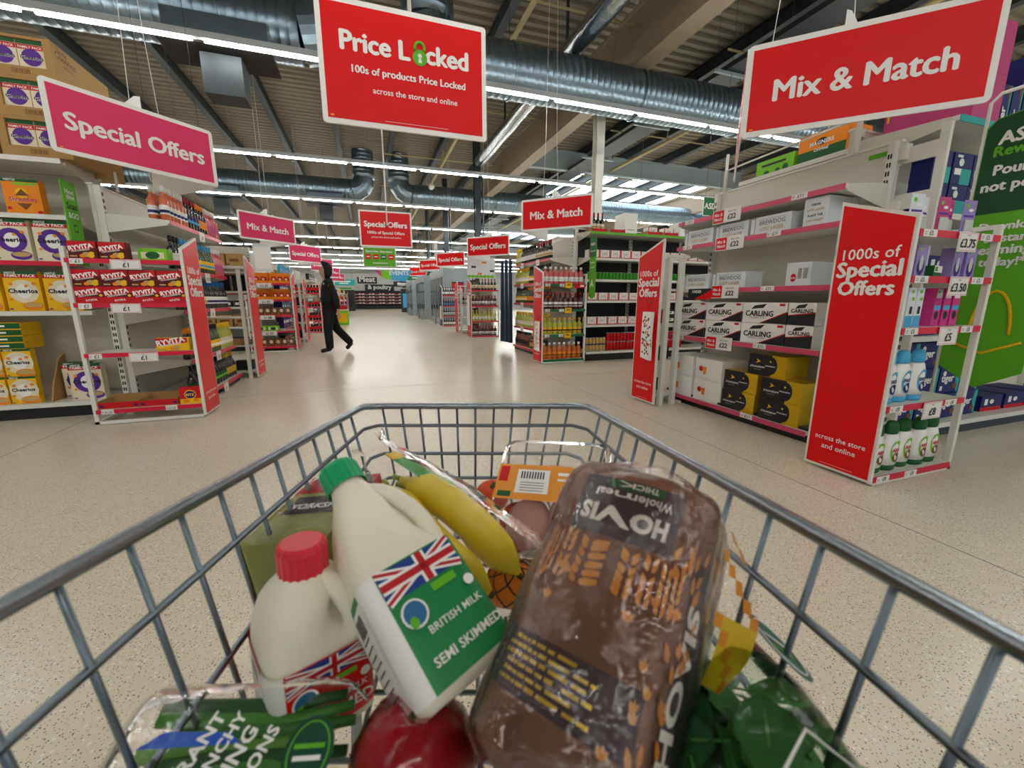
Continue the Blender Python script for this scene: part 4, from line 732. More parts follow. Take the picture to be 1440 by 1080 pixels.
MB().tube([(-.003, -.2 - .09*math.cos(q), .84 + .26*math.sin(q)) for q in [math.pi*k/12 for k in range(13)]], .008, 6, yell).build('yellow_arch', p)
MB().tube([(-.003, -.03, .78), (-.003, -.19, .72), (-.003, -.35, .8)], .008, 6, yell).build('yellow_line', p)
MB().tube([(.004, 0.01, .0), (.004, 0.01, 2.2), (.004, -.03, 2.24), (.004, -.3, 2.24)], .01, 8, WHITE).build('post', o)
# ================================================================== RIGHT second block
U = ((2.66, 6.2), 0.); t, sl = wing_unit('green-edged stand of flavoured spirits beside the wine, mid right', U, .8, .37, (.07, .48, .89, 1.29), 'L', edge=MX('edgegreen', '#1e6a44'))
for s_, z in zip(sl[1:], (.48, .89, 1.29)): MB().box(.4, .52, -.01, -.006, z - .06, z + .025, yell).quad(PRK, (.46, -.011, z - .02), .07, .01).quad(PRK, (.46, -.011, z - .002), .05, .008).build('offer_card', s_); ticket(s_, .09, z - .038, '\u00a36', -.005); ticket(s_, .34, z - .038, '\u00a36', -.005)
MB().box(.56, .76, -.01, -.006, 1.23, 1.3, dred).quad(PRW, (.7, -.011, 1.25), .07, .03).build('offer_card', sl[3])
W_ = 'green-edged stand'
for z, kd, ds, sh in ((1.29, 'gpink', 'pink spirit bottle', 'top'), (.89, 'gred', 'dark red spirit bottle', 'second'), (.48, 'gyel', 'yellow spirit bottle', 'third'), (.07, 'gor', 'orange spirit bottle', 'bottom')): fill(kd, 'bottle', ds, '%s shelf of %s' % (sh, W_), U, lin(.03, .76, 8), .07, z)
E6 = ((2.96, 8.46), rad(-90)); t = shelf_unit('wine shelves on the aisle end under the white column', E6, 1.82, .5, ((.1, .5, HOT), (.5, .48, HOT), (.98, .48, HOT), (1.35, .48, HOT), (1.74, .48, HOT)), 2.1)
W_ = 'mid-right wine end'
for z, runs, sh in ((1.74, (('white', 'straw white wine bottle', 4), ('dark', 'dark wine bottle', 9), ('darkred', 'dark red-capped bottle', 8)), 'top'), (1.35, (('white', 'straw white wine bottle', 9), ('whiteb', 'green white wine bottle', 12)), 'second'), (.98, (('whiteb', 'green white wine bottle', 8), ('orangew', 'orange-labelled bottle', 13)), 'third'), (.5, (('white', 'straw white wine bottle', 21),), 'fourth'), (.1, (('amber', 'amber bottle', 10), ('gold', 'gold-labelled bottle', 9)), 'bottom')):
    x = .07
    for kd, ds, n in runs:
        pch = .084 if kd != 'gold' else .09; fill(kd, 'bottle', ds, '%s shelf of %s' % (sh, W_), E6, [x + pch*i for i in range(n)], .06, z); x += pch*n
for s_, z in zip([c for c in t.children if c.name.startswith('shelf')][1:], (.5, .98, 1.35, 1.74)):
    for xx in (.5, 1.3): card(s_, xx, z - .09, '\u00a37', y=.01, w=.16, h=.1, ts=.05)
# folded navy cloths
NAVY = mat('navy_starry', '#1a2650', .55, var=.6, scale=60)
for k, y in enumerate((8.3, 8.48, 8.66)):
    b = MB(); n = 18; m_ = 10; vs = []
    for j in range(m_ + 1):
        z = 1.85 - 1.7*j/m_
        for i in range(n): a = 2*math.pi*i/n; q = 1 + .2*math.sin(5*a + k) * (.4 + .6*j/m_); vs.append((2.84 + (.03 + .012*j/m_)*math.cos(a)*q - .03*k, y + (.06 + .03*j/m_)*math.sin(a)*q*.75, z))
    b.add(vs, [(j*n + i, (j+1)*n + i, (j+1)*n + (i+1) % n, j*n + (i+1) % n) for j in range(m_) for i in range(n)], NAVY, True); b.add(vs[:n], [tuple(range(n))], NAVY)
    o = tag(b.build('hanging_cloth'), 'long navy cloth bag hanging at wine end, %s from the near side' % ORD[k], 'cloth bag', 'navy cloth bags'); MB().tube([(2.84 - .03*k, y, 1.84), (2.84 - .03*k, y, 1.93), (2.9, y, 1.95), (2.96, 8.47, 1.95)], .004, 5, STEEL).build('hook', o)
V = ((3.52, 6.26), 0.); t = shelf_unit('lager shelving behind the spirits stand, mid right', V, 3.4, .55, ((.16, .55, WHITE), (.62, .5, WHITE), (1.03, .5, WHITE), (1.38, .5, WHITE), (1.73, .5, WHITE), (2.14, .55, LIME)), 2.25, base=.14, bays=3, back=charcoal)
W_ = 'lager shelves'
fill('budpack', 'lager', 'white and red lager pack', 'fifth shelf up, ' + W_, V, [.12 + .205*i for i in range(12)], .06, 1.73); fill('heinpack', 'lager', 'green can pack', 'fourth shelf up, ' + W_, V, [.12 + .205*i for i in range(12)], .06, 1.38); fill('budpack', 'lager', 'white and red lager pack', 'third shelf up, ' + W_, V, [.12 + .205*i for i in range(9)], .06, 1.03); fill('budpack', 'lager', 'white and red lager pack', 'second shelf up, ' + W_, V, [.12 + .205*i for i in range(5)], .06, .62); fill('darkpack', 'lager', 'black and white can pack', 'second shelf up, ' + W_, V, [1.14 + .205*i for i in range(4)], .06, .62); fill('darkpack', 'lager', 'black and white can pack', 'stacked, second shelf up, ' + W_, V, [1.14 + .205*i for i in range(4)], .06, .746)
for r_ in range(2):
    fill('goldpack', 'lager', 'gold can pack', '%s row, bottom %s' % (('lower', 'upper')[r_], W_), V, (.12, .325), .06, .16 + .125*r_, jit=0); fill('redpack', 'lager', 'red can pack', '%s row, bottom %s' % (('lower', 'upper')[r_], W_), V, [.54 + .205*i for i in range(8)], .06, .16 + .157*r_, jit=0)
fill('redtray', 'tray', 'red tray of bottles', 'top of ' + W_, V, (.2, .55, 1.3, 1.65), .05, 2.14); fill('darkred', 'bottle', 'dark bottle', 'left tray on top of ' + W_, V, (.12, .2, .28), .12, 2.146); fill('budpack', 'lager', 'white lager pack', 'tray on top of ' + W_, V, (1.28, 1.62), .09, 2.146)
wb_ = carton(.26, .34, .3, PRW, [('r', -.3, .3, .2, .24, grey)]); K['whitebox'] = single(wb_, 'white_case'); K['whitebox2'] = single(carton(.3, .25, .3, PRW, [('r', -.2, .2, .3, .5, grey)]), 'white_case')
item('whitebox', 'case', 'tall white case on top of lager shelves beside column', V, .84, .12, 2.14); item('whitebox2', 'case', 'low white case on top of lager shelves', V, 2.0, .08, 2.14)
o = thing('shelf_fin', 'green ASDA fin between spirits stand and lager shelves', 'sign', (3.5, 6.22, 0))
p = MB().prism([(0, 0, 1.1), (0, -.11, 1.06), (0, -.2, 1.1), (0, -.2, 2.05), (0, 0, 2.02)], (.008, 0, 0), LIME).build('fin_board', o); MB().prism([(-.001, -.002, 1.72), (-.001, -.198, 1.72), (-.001, -.198, 2.045), (-.001, -.002, 2.015)], (-.001, 0, 0), GREEN).build('green_block', p)
for tx, z, w_ in (('ASDA', 1.9, .14), ('Rewards', 1.8, .14), ('Pounds', 1.62, .13), ('not points', 1.55, .13)): MB().text(tx, PRW, (-.003, -.1, z), (-1, 0, 0), width=w_, off=.03).build('lettering', p)
MB().text('A', PRW, (-.003, -.1, 1.25), (-1, 0, 0), size=.16, off=.03).build('lettering', p)
# polka dot bags hung on panels
def polka(label, x, y, z0, z1, w):
    b = MB(); b.prism([(0, -w/2, z0), (0, w/2, z0 + .02), (0, w*.55, (z0+z1)/2), (0, w/2, z1), (0, -w/2, z1), (0, -w*.42, (z0+z1)/2)], (-.03, 0, 0), PRW); rr = random.Random(int(y*10))
    for k in range(46): m_ = (dred, dgr, org, charcoal)[k % 4]; b.disc(m_, (-.0308, rr.uniform(-w*.4, w*.4), rr.uniform(z0 + .04, z1 - .04)), (-1, 0, 0), rx=.011, ry=.011, k=8)
    for k in range(8): b.disc((dred, dgr, org)[k % 3], (-rr.uniform(.005, .025), -w*.46, rr.uniform(z0 + .05, z0 + .2)), (0, -1, 0), rx=.006, ry=.009, k=8)
    o = tag(b.build('polka_bag', None, (x, y, 0)), label, 'bag', 'polka dot bags'); MB().tube([(-.015, -w*.2, z1), (-.015, 0, z1 + .1), (-.015, w*.2, z1)], .003, 5, dred).build('handle', o); MB().box(-.02, .02, -.005, .005, z1 + .09, z1 + .1, STEEL).build('hook', o); return o
polka('white bag with coloured dots on red panel beyond the beer', 2.61, 3.42, .46, .93, .14); polka('white bag with coloured dots on red panel of spirits stand', 2.63, 6.3, .22, .7, .16); polka('white bag with coloured dots on distant red panel', 2.63, 11.2, .35, 1.15, .22)
# ================================================================== RIGHT third and fourth block, freezers
U = ((2.66, 11.08), 0.); t, sl = wing_unit('distant stand of dark and yellow bottles with butterfly board', U, .8, .38, (.06, .47, .88, 1.3), 'L')
for z, kd, ds, sh in ((1.3, 'darkred', 'dark red-capped bottle', 'top'), (.88, 'gred', 'dark red spirit bottle', 'second'), (.47, 'white', 'yellow-capped bottle', 'third'), (.06, 'gred', 'dark red spirit bottle', 'bottom')): fill(kd, 'bottle', ds, '%s shelf of butterfly stand' % sh, U, lin(.04, .75, 8), .08, z)
o = thing('header_board', 'pale floral header board with butterflies above the distant stand', 'board', (3.06, 11.42, 1.62)); MB().box(-.4, .4, 0, .02, 0, .55, pale).build('board', o)
b = MB()
for k in range(4):
    x = (-.22, .08, .3, -.05)[k]; z = (.3, .42, .2, .12)[k]; b.disc(org if k % 2 else charcoal, (x - .03, -.001, z), rx=.035, ry=.03); b.disc(org if k % 2 else charcoal, (x + .03, -.001, z), rx=.035, ry=.03)
for k in range(7): b.disc(lime, (-.35 + .11*k, -.0015, .05), rx=.06, ry=.04)
b.build('printed_flowers', o)
E7 = ((2.9, 12.75), rad(-90)); t = shelf_unit('distant aisle-end shelves of bottles beside the butterfly stand', E7, 1.25, .5, ((.1, .5, HOT), (.5, .48, HOT), (.9, .48, HOT), (1.3, .48, HOT)), 2.0)
for z, kd, ds, sh in ((1.3, 'amber', 'amber bottle', 'top'), (.9, 'lime', 'green-labelled bottle', 'second'), (.5, 'whiteb', 'green white wine bottle', 'third'), (.1, 'gold', 'gold-labelled bottle', 'bottom')): fill(kd, 'bottle', ds, '%s shelf by butterfly stand' % sh, E7, lin(.05, 1.2, 12), .06, z)
U = ((3.46, 13.2), rad(180)); t, sl = wing_unit('narrow red panel stand between butterfly stand and freezer', U, .8, .38, (.1, .5, .9, 1.25), 'R')
fill('gred', 'bottle', 'dark red spirit bottle', 'narrow panel stand by freezer', U, lin(.1, .7, 6), .1, 1.25 - .35)
U = ((2.72, 16.0), 0.); t, sl = wing_unit('small stand of dark bottles in front of nearest freezer', U, .8, .38, (.06, .42, .8, 1.2), 'L', panel=navy, words=False)
for z, kd, ds, sh in ((1.2, 'dark', 'dark wine bottle', 'top'), (.8, 'redw', 'red-capped wine bottle', 'second'), (.42, 'darkblue', 'blue-capped wine bottle', 'third'), (.06, 'dark', 'dark wine bottle', 'bottom')): fill(kd, 'bottle', ds, '%s shelf of stand by freezer' % sh, U, lin(.04, .75, 8), .08, z)
polka('white bag with coloured dots beside the freezer stand', 2.69, 16.1, .3, .8, .2)
FRZ = mat('freezer_grey', '#9aa3a8', .4, .3, var=.04); GL = film('door_glass', '#eef6f4', .06, .03, 3, .05, .02); FW = mat('freezer_interior', '#dfe8ea', .5, emit=.5, var=.02)
def freezer(label, x, y0, y1, h, group=None):
    t = thing('upright_freezer', label, 'freezer', (x, y0, 0)); L = y1 - y0
    MB().box(0, 1.1, 0, .06, 0, h, FRZ).box(0, 1.1, L - .06, L, 0, h, FRZ).box(.9, 1.1, .06, L - .06, 0, h, FRZ).box(.02, .9, .06, L - .06, 0, .18, FRZ).box(.0, .9, .06, L - .06, h - .25, h, FRZ).build('body', t)
    MB().box(.5, .895, .07, L - .07, .2, h - .26, FW).build('lit_interior', t)
    MB().box(.35, .85, -.004, 0, 1.25, 1.75, charcoal).box(.37, .83, -.006, -.004, 1.3, 1.7, dred).quad(PRW, (.6, -.007, 1.4), .3, .08).build('screen', t)
    n = max(2, int(L / .75))
    for i in range(n):
        a = .07 + (L - .14)*i/n; b_ = .07 + (L - .14)*(i+1)/n - .02; d_ = MB().box(.0, .03, a, a + .05, .19, h - .26, FRZ).box(0, .03, b_ - .05, b_, .19, h - .26, FRZ).box(0, .03, a + .05, b_ - .05, .19, .25, FRZ).box(0, .03, a + .05, b_ - .05, h - .32, h - .26, FRZ).build('door', t)
        MB().box(.012, .018, a + .05, b_ - .05, .25, h - .32, GL).build('pane', d_); MB().box(-.04, -.01, a + .02, a + .045, .8, 1.4, STEEL).box(-.012, .0, a + .025, a + .04, .82, .84, STEEL).box(-.012, .0, a + .025, a + .04, 1.36, 1.38, STEEL).build('handle', d_)
        for s_ in range(5): MB().box(.1, .48, a, b_, .3 + .33*s_, .315 + .33*s_, FW).box(.14, .4, a + .05, b_ - .05, .315 + .33*s_, .5 + .33*s_, (dred, grn, yell, sky, org)[(s_ + i) % 5]).build('stocked_shelf', t)
    for k in range(2): MB().tube([(-.18, -.1 + k*1.2, 0), (-.18, -.1 + k*1.2, .55)], .03, 8, STEEL).build('bumper_post', t)
    return t
freezer('nearest tall grey upright freezer on the right side', 3.0, 17.2, 21.0, 2.28); freezer('second tall grey upright freezer on the right side', 2.92, 22.6, 26.4, 2.28); freezer('third and farthest tall grey upright freezer', 2.86, 28.2, 32.5, 2.28)
# ================================================================== far end
t = thing('meat_chiller', 'long open meat chiller along the far back wall', 'chiller', (1.2, Y1 - 1.2, 0))
MB().box(-6, 6, .9, 1.1, 0, 2.0, charcoal).box(-6, 6, 0, 1.1, 0, .35, charcoal).box(-6, 6, .1, 1.1, 1.8, 2.0, charcoal).build('body', t)
for k in range(4):
    z = .55 + .33*k; s_ = MB().box(-6, 6, .25, .9, z, z + .03, PRW).build('shelf', t)
mp = [carton(.3, .16, .3, m_, [('r', -.4, .4, .2, .8, q)]) for m_, q in ((MX('meatpink', '#b0565a'), cream), (dred, PRW), (charcoal, MX('meatpink', '#b0565a')))]
for i in range(3): K['meat%d' % i] = single(mp[i], 'meat_pack')
for k in range(4):
    for r_ in range(20): item('meat%d' % ((r_*7 + k*3) % 3), 'meat pack', 'meat pack, %s from left, %s chiller shelf' % (ORD[r_], ('bottom', 'second', 'third', 'top')[k]), ((-2.8 + .36*r_, Y1 - .92), 0.), 0, 0, .58 + .33*k, 0, 'meat packs in the far chiller', .02)
for i, (x, y, w, h, m_, lab) in enumerate(((-1.0, 19.0, .5, .6, lime, 'lime green dump bin on the left of the far aisle'), (3.2, 36, .9, 1.9, DK, 'dark far display on the right of the aisle'), (-1.8, 42, 1.6, 1.9, DK, 'dark chiller block at far left of the aisle end'))):
    o = tag(MB().box(-w/2, w/2, -w/2, w/2, .0, h, m_, .02).box(-w/2 - .015, w/2 + .015, -w/2 - .015, w/2 + .015, h, h + .03, WHITE).box(-w*.4, w*.4, -w/2 - .004, -w/2, h*.2, h*.8, (yell, sky, charcoal)[i]).build('display_bin', None, (x, y, 0)), lab, 'display')
    MB().box(-w*.35, w*.35, -w*.35, w*.35, h + .03, h + .2, (dred, dgr, grn)[i]).build('stock', o)
for i, (x, y, z, tx, m_) in enumerate(((3.6, 37, 2.4, 'dark', DK), (3.3, 41, 2.2, 'smaller dark', DK), (3.9, 33.5, 2.5, 'green', GREEN), (-1.6, 38.5, 2.2, 'teal', teal))):
    o = tag(MB().box(-.8, .8, 0, .03, 0, .5, m_).build('hanging_sign', None, (x, y, z)), '%s hanging board far down the aisle' % tx, 'sign'); MB().quad(PRW, (0, -.003, .28), .9, .09).build('printed_line', o); MB().quad(PRW, (-.1, -.003, .14), .7, .07).build('printed_line', o)
    MB().box(-.6, -.59, .01, .02, .5, ROOF - z + .02, PURL).box(.59, .6, .01, .02, .5, ROOF - z + .02, PURL).build('hanger_wire', o)
# ================================================================== shopping trolley, in its own frame (s right, t forward) turned with the camera's heading
TR = Matrix.Rotation(-YAW, 4, 'Z')
def TW(s, t, z): return TR @ Vector((s, t, z))
CHR = mat('trolley_wire', '#717c85', .28, .95, var=.1, scale=30); CHR2 = mat('trolley_rim', '#8f99a1', .26, .95, var=.08, scale=20); RUB = mat('rubber_black', '#191919', .7)
tro = thing('shopping_trolley', 'chrome wire shopping trolley in the foreground, filled with groceries', 'trolley', (0, 0, 0), -YAW)
TF, TB = .802, -.05
def rim(t, sd):
    q = (TF - t); return (-.0735 + q*.0885 + sd*(.2245 + q*.072), t, .84 + q*.065)
def flo(t, sd):
    q = (TF - t); return (-.0735 + q*.0885 + sd*(.192 + q*.066), t if t < .7 else t - .03*(t - .7)/.1, .70 - q*.125 if t < .802 else .70)
def lerp(a, b, f): return tuple(a[i] + (b[i] - a[i])*f for i in range(3))
rc = .035
pts = [rim(TB, -1), rim(.3, -1), rim(TF - rc, -1), lerp(rim(TF - rc, -1), lerp(rim(TF, -1), rim(TF, 1), .05), .5), lerp(rim(TF, -1), rim(TF, 1), .08), rim(TF, 0), lerp(rim(TF, -1), rim(TF, 1), .92), lerp(rim(TF - rc, 1), lerp(rim(TF, -1), rim(TF, 1), .95), .5), rim(TF - rc, 1), rim(.3, 1), rim(TB, 1)]
pts[3] = (pts[3][0] - .006, pts[3][1] + .008, pts[3][2]); pts[7] = (pts[7][0] + .006, pts[7][1] + .008, pts[7][2])
MB().tube(pts, .0066, 12, CHR2, closed=True).build('rim', tro)
def wire(a, b, r=.0026, n=7): MB().tube([a, b], r, n, CHR).build('wire', tro)
def side(t, sd, f): return lerp(rim(t, sd), flo(t, sd), f)
for f, r in ((.27, .0036), (.66, .0036), (1.0, .0036)):
    MB().tube([side(TB, -1, f), side(TF - .03, -1, f), lerp(side(TF, -1, f), side(TF, 1, f), .05), lerp(side(TF, -1, f), side(TF, 1, f), .95), side(TF - .03, 1, f), side(TB, 1, f)], r, 9, CHR, closed=True).build('wire_hoop', tro)
for sd in (-1, 1):
    for k in range(16): t_ = TB + .03 + k*.05; wire(side(t_, sd, -.0), side(t_, sd, 1.0))
for k in range(1, 12): g = k/12; wire(lerp(rim(TF, -1), rim(TF, 1), g), lerp(flo(TF, -1), flo(TF, 1), g), .0024)
for k in range(1, 12): g = k/12; wire(lerp(flo(TB, -1), flo(TB, 1), g), lerp(flo(TF, -1), flo(TF, 1), g), .0024)
for k in range(13): t_ = TB + .05 + k*.06; wire(flo(t_, -1), flo(t_, 1), .0028)
for k in range(1, 12): g = k/12; wire(lerp(rim(TB, -1), rim(TB, 1), g), lerp(flo(TB, -1), flo(TB, 1), g), .0024)
for sd in (-1, 1):
    MB().tube([rim(TB, sd), (rim(TB, sd)[0], -.12, .96), (rim(TB, sd)[0], -.2, 1.0)], .011, 8, CHR2).build('handle_arm', tro)
    MB().tube([flo(.05, sd), (.002 + sd*.24, -.03, .3), (.0 + sd*.24, -.02, .17), (-.06 + sd*.2, .5, .15), (-.07 + sd*.17, .66, .15)], .011, 8, CHR2).build('chassis_tube', tro)
    MB().tube([flo(.62, sd), (-.06 + sd*.19, .5, .15)], .009, 8, CHR2).build('strut', tro)
    for (x, y) in ((sd*.24, -.02), (-.06 + sd*.19, .56)):
        c = MB().box(x - .016, x + .016, y - .02, y + .02, .1, .155, CHR).build('castor_fork', tro); MB().lathe([(.06, -.014), (.062, 0), (.06, .014)], 18, RUB).xf(Matrix.Translation((x, y, .062)) @ Matrix.Rotation(rad(90), 4, 'Y')).build('wheel', c)
MB().tube([(rim(TB, -1)[0], -.2, 1.0), (rim(TB, 1)[0], -.2, 1.0)], .014, 10, RUB).build('push_handle', tro)

def frame(origin, xax, zax):
    """object matrix in the trolley frame from origin, x axis and approximate z axis"""
    z = Vector(zax).normalized(); x = Vector(xax); x = (x - z*x.dot(z)).normalized(); y = z.cross(x); M = Matrix((x, y, z)).transposed().to_4x4(); M.translation = Vector(origin); return TR @ M
def root(mb_or_me, name, M, label, cat):
    me = mb_or_me.mesh(name) if isinstance(mb_or_me, MB) else mb_or_me
    o = put(name, me); o.matrix_world = M; return tag(o, label, cat)
# ------------------------------------------------------------------ milk bottles
def milk_mat():
    m = mat('milk_plastic', '#eee9d4', .32, var=.02, scale=8, sss=.15); return m
MILK = milk_mat()
def sq(z, a, b, n, e, ox=0, oy=0):
    out = []
    for k in range(n):
        q = 2*math.pi*k/n; c, s = math.cos(q), math.sin(q); out.append((ox + a*math.copysign(abs(c)**(2/e), c), oy + b*math.copysign(abs(s)**(2/e), s), z))
    return out
def milk(M, h, w, capm, labm, label, big):
    prof = [(0, .88, 5), (.02, 1, 6), (.30, 1, 6), (.46, 1, 5.5), (.50, .99, 5), (.56, .97, 4.5), (.62, .93, 4), (.68, .86, 3.5), (.74, .76, 3), (.80, .64, 2.6), (.85, .52, 2.3), (.895, .43, 2), (.93, .38, 2), (.955, .37, 2)] if big else [(0, .88, 5), (.02, 1, 6), (.36, 1, 6), (.44, 1, 5), (.5, .99, 4.5), (.56, .98, 4), (.62, .955, 3.5), (.68, .91, 3), (.74, .84, 2.8), (.8, .72, 2.4), (.86, .53, 2), (.9, .43, 2)]
    n = 48; b = MB(); vs = []
    for z, s, e in prof: vs += sq(z*h, w*s, w*s, n, e)
    # hollow behind the grip: push the wall in beside the handle on the local +x / -y corner
    out = []
    for x, y, z in vs:
        f = z/h; ang = math.atan2(y, x); q = math.exp(-((f - .66)/.13)**2); g = math.exp(-((((ang - rad(-38) + math.pi) % (2*math.pi)) - math.pi)/rad(24))**2) if big else math.exp(-((((ang - rad(-50) + math.pi) % (2*math.pi)) - math.pi)/rad(30))**2)
        k = 1 - .52*q*g; out.append((x*k, y*k, z))
    L = len(prof); b.add(out, [(i*n + k, i*n + (k+1) % n, (i+1)*n + (k+1) % n, (i+1)*n + k) for i in range(L - 1) for k in range(n)], MILK, True); b.add(out[:n], [tuple(range(n))[::-1]], MILK); b.add(out[-n:], [tuple(range(n))], MILK)
    o = root(b, 'milk_bottle', M, label, 'milk')
    a = rad(-38) if big else rad(-50); c, s = math.cos(a), math.sin(a)
    P = lambda f, r: (c*w*r, s*w*r, f*h)
    hp = [P(.86, .36), P(.81, .58), P(.75, .76), P(.67, .92), P(.59, 1.0), P(.51, .98), P(.45, .86)]
    MB().tube(hp, w*.2, 10, MILK, rs=[w*q for q in (.16, .2, .2, .19, .19, .22, .26)]).build('grip', o)
    cr, ch = (.0215, .025); zt = prof[-1][0]*h; cp = MB(); pr = []
    ringn = 40
    for z, r in ((zt - .006, cr), (zt + ch - .006, cr), (zt + ch - .002, cr*.94), (zt + ch, cr*.82)): pr += [(r*(1 + (.035 if k % 2 else 0))*math.cos(2*math.pi*k/ringn), r*(1 + (.035 if k % 2 else 0))*math.sin(2*math.pi*k/ringn), z) for k in range(ringn)]
    cp.add(pr, [(i*ringn + k, i*ringn + (k+1) % ringn, (i+1)*ringn + (k+1) % ringn, (i+1)*ringn + k) for i in range(3) for k in range(ringn)], capm); cp.add(pr[-ringn:], [tuple(range(ringn))], capm); cp.build('screw_cap', o)
    # wrapped paper label
    lz0, lz1 = (.03, .46) if big else (.06, .5); lb = MB()
    band = sq(lz0*h, w*1.008, w*1.008, n, 6) + sq(lz1*h, w*1.008, w*1.008, n, 6)
    for k in range(n): m_ = labm if (k/n > .68 and k/n < .995) else (PRW if .5 < k/n <= .68 else labm if k/n <= .5 else labm); lb.add([band[k], band[(k+1) % n], band[n + (k+1) % n], band[n + k]], [(0, 1, 2, 3)], m_, True)
    lb.build('paper_label', o)
    # print on the front (-y) face
    y = -w*1.013; H = (lz1 - lz0)*h; z0 = lz0*h; pb = MB()
    BL, RD = mat('flag_blue', '#1e3f8a', .4), mat('flag_red', '#c01c28', .4)
    fx0, fx1, fz0, fz1 = -w*.72, w*.8, z0 + H*.72, z0 + H*.985; cx, cz = (fx0 + fx1)/2 + w*.1, (fz0 + fz1)/2
    pb.add([(fx0, y, fz0), (fx1, y, fz0), (fx1, y, fz1), (fx0, y, fz1)], [(0, 1, 2, 3)], BL)
    def bar(p, q, t_, m_, e): d_ = Vector((q[0]-p[0], 0, q[1]-p[1])).normalized(); nn = Vector((-d_.z, 0, d_.x))*t_; P0 = Vector((p[0], y-e, p[1])); Q0 = Vector((q[0], y-e, q[1])); pb.add([P0-nn, Q0-nn, Q0+nn, P0+nn], [(0, 1, 2, 3)], m_)
    for (p, q) in (((fx0, fz0), (fx1, fz1)), ((fx0, fz1), (fx1, fz0))): bar(p, q, H*.035, PRW, .0003); bar(p, q, H*.014, RD, .0005)
    bar((fx0, cz), (fx1, cz), H*.055, PRW, .0007); bar((cx, fz0), (cx, fz1), H*.055, PRW, .0007); bar((fx0, cz), (fx1, cz), H*.03, RD, .0009); bar((cx, fz0), (cx, fz1), H*.03, RD, .0009)
    pb.build('flag_print', o); pb = MB()
    pb.disc(PRW, (-w*.42, y - .0011, z0 + H*.56), rx=w*.24, ry=w*.25); pb.disc(mat('badge_blue', '#2a6a9a', .4), (-w*.42, y - .0014, z0 + H*.56), rx=w*.2, ry=w*.21); pb.disc(LIME, (-w*.5, y - .0017, z0 + H*.5), rx=w*.08, ry=w*.1)
    pb.quad(LIME, (w*.3, y - .0011, z0 + H*.62), w*.5, H*.07); pb.disc(PRW, (w*.72, y - .0011, z0 + H*.55), rx=w*.1, ry=w*.1)
    pb.text('BRITISH MILK', PRW, (w*.2, y - .0011, z0 + H*.36), width=w*1.1, off=.01); pb.text('SEMI SKIMMED' if big else 'SKIMMED', PRW, (w*.16, y - .0011, z0 + H*.14), width=w*1.4, off=.02); pb.build('label_print', o)
    # small print panel on the -x face
    x = -w*1.013; pb = MB().quad(PRW, (x, w*.0, z0 + H*.05), w*1.1, H*.88, (-1, 0, 0))
    for k in range(9): pb.quad(PRK, (x - .0006, w*(.15 - .04*(k % 3)), z0 + H*(.12 + .07*k)), w*(.55 + .08*(k % 2)), H*.012, (-1, 0, 0))
    for k in range(12): pb.quad(PRK, (x - .0006, -w*.3 + w*.05*k, z0 + H*.72), w*(.02 + .012*(k % 3)), H*.16, (-1, 0, 0))
    pb.build('small_print', o); return o
REDC = mat('cap_red', '#d8283c', .35, var=.03); GRNC = mat('cap_green', '#12a268', .35, var=.03)
milk(frame((-.197, .343, .653), (1, .9, 0), (0, .03, 1)), .168, .0465, REDC, RED, 'milk bottle with red cap standing upright in the trolley', False)
milk(frame((-.042, .300, .716), (.72, .55, .02), (-.62, .56, .56)), .245, .049, GRNC, mat('label_green', '#128244', .4), 'leaning semi skimmed milk bottle with green cap in the trolley', True)
# ------------------------------------------------------------------ wholemeal loaf in printed bag
CRUST = mat('loaf_crust', '#7d5238', .75, var=.25, scale=25, bump=.3); PLUM = mat('bag_plum', '#3a2030', .35, var=.08); WHEAT = mat('bag_wheat', '#d98b1e', .4, var=.15, scale=60); BAGY = mat('bag_yellow', '#d9b21a', .4, var=.08)
LL, LW, LH = .24, .066, .062
def loaf_pt(u, a, off=0.0, pinch=True):
    """u 0..1 along the loaf, a angle round it (90 deg = crown)"""
    c, s = math.cos(a), math.sin(a); k = 1 - .10*math.cos(2*math.pi*u*3)*.12
    e = .62; end = min(1, (min(u, 1 - u)/.06)**.5) if pinch else 1; end = .72 + .28*end
    x = (LW*k*end + off)*math.copysign(abs(c)**e, c); z = (LH*(1.08 if s > 0 else .95)*end + off)*math.copysign(abs(s)**e, s)
    return (x, (u - .5)*LL, z)
b = MB(); nu, na = 28, 40; vs = [loaf_pt(i/nu, 2*math.pi*k/na) for i in range(nu + 1) for k in range(na)]
b.add(vs, [(i*na + k, (i+1)*na + k, (i+1)*na + (k+1) % na, i*na + (k+1) % na) for i in range(nu) for k in range(na)], CRUST, True); b.add(vs[:na], [tuple(range(na))], CRUST); b.add(vs[-na:], [tuple(range(na))[::-1]], CRUST)
LM = frame((.084, .300, .782), (.84, -.55, -.05), (-.42, -.52, .74))
loaf = root(b, 'bread_loaf', LM, 'wholemeal loaf in a brown printed bag, right side of trolley', 'bread')
def wrap2d(pts, faces, m_, b, off, ang0=90.0):
    """flat art (x across, y along, metres) laid round the bag"""
    out = []
    for x, y in pts: out.append(loaf_pt(min(.995, max(.005, .5 + y/LL)), rad(ang0) - x/LW*.80, off))
    b.add(out, faces, m_)
def grid_patch(x0, x1, y0, y1, m_, b, off, nx=10, ny=6): 
    pts = [(x0 + (x1 - x0)*i/nx, y0 + (y1 - y0)*j/ny) for j in range(ny + 1) for i in range(nx + 1)]; wrap2d(pts, [(j*(nx+1) + i, j*(nx+1) + i + 1, (j+1)*(nx+1) + i + 1, (j+1)*(nx+1) + i) for j in range(ny) for i in range(nx)], m_, b, off)
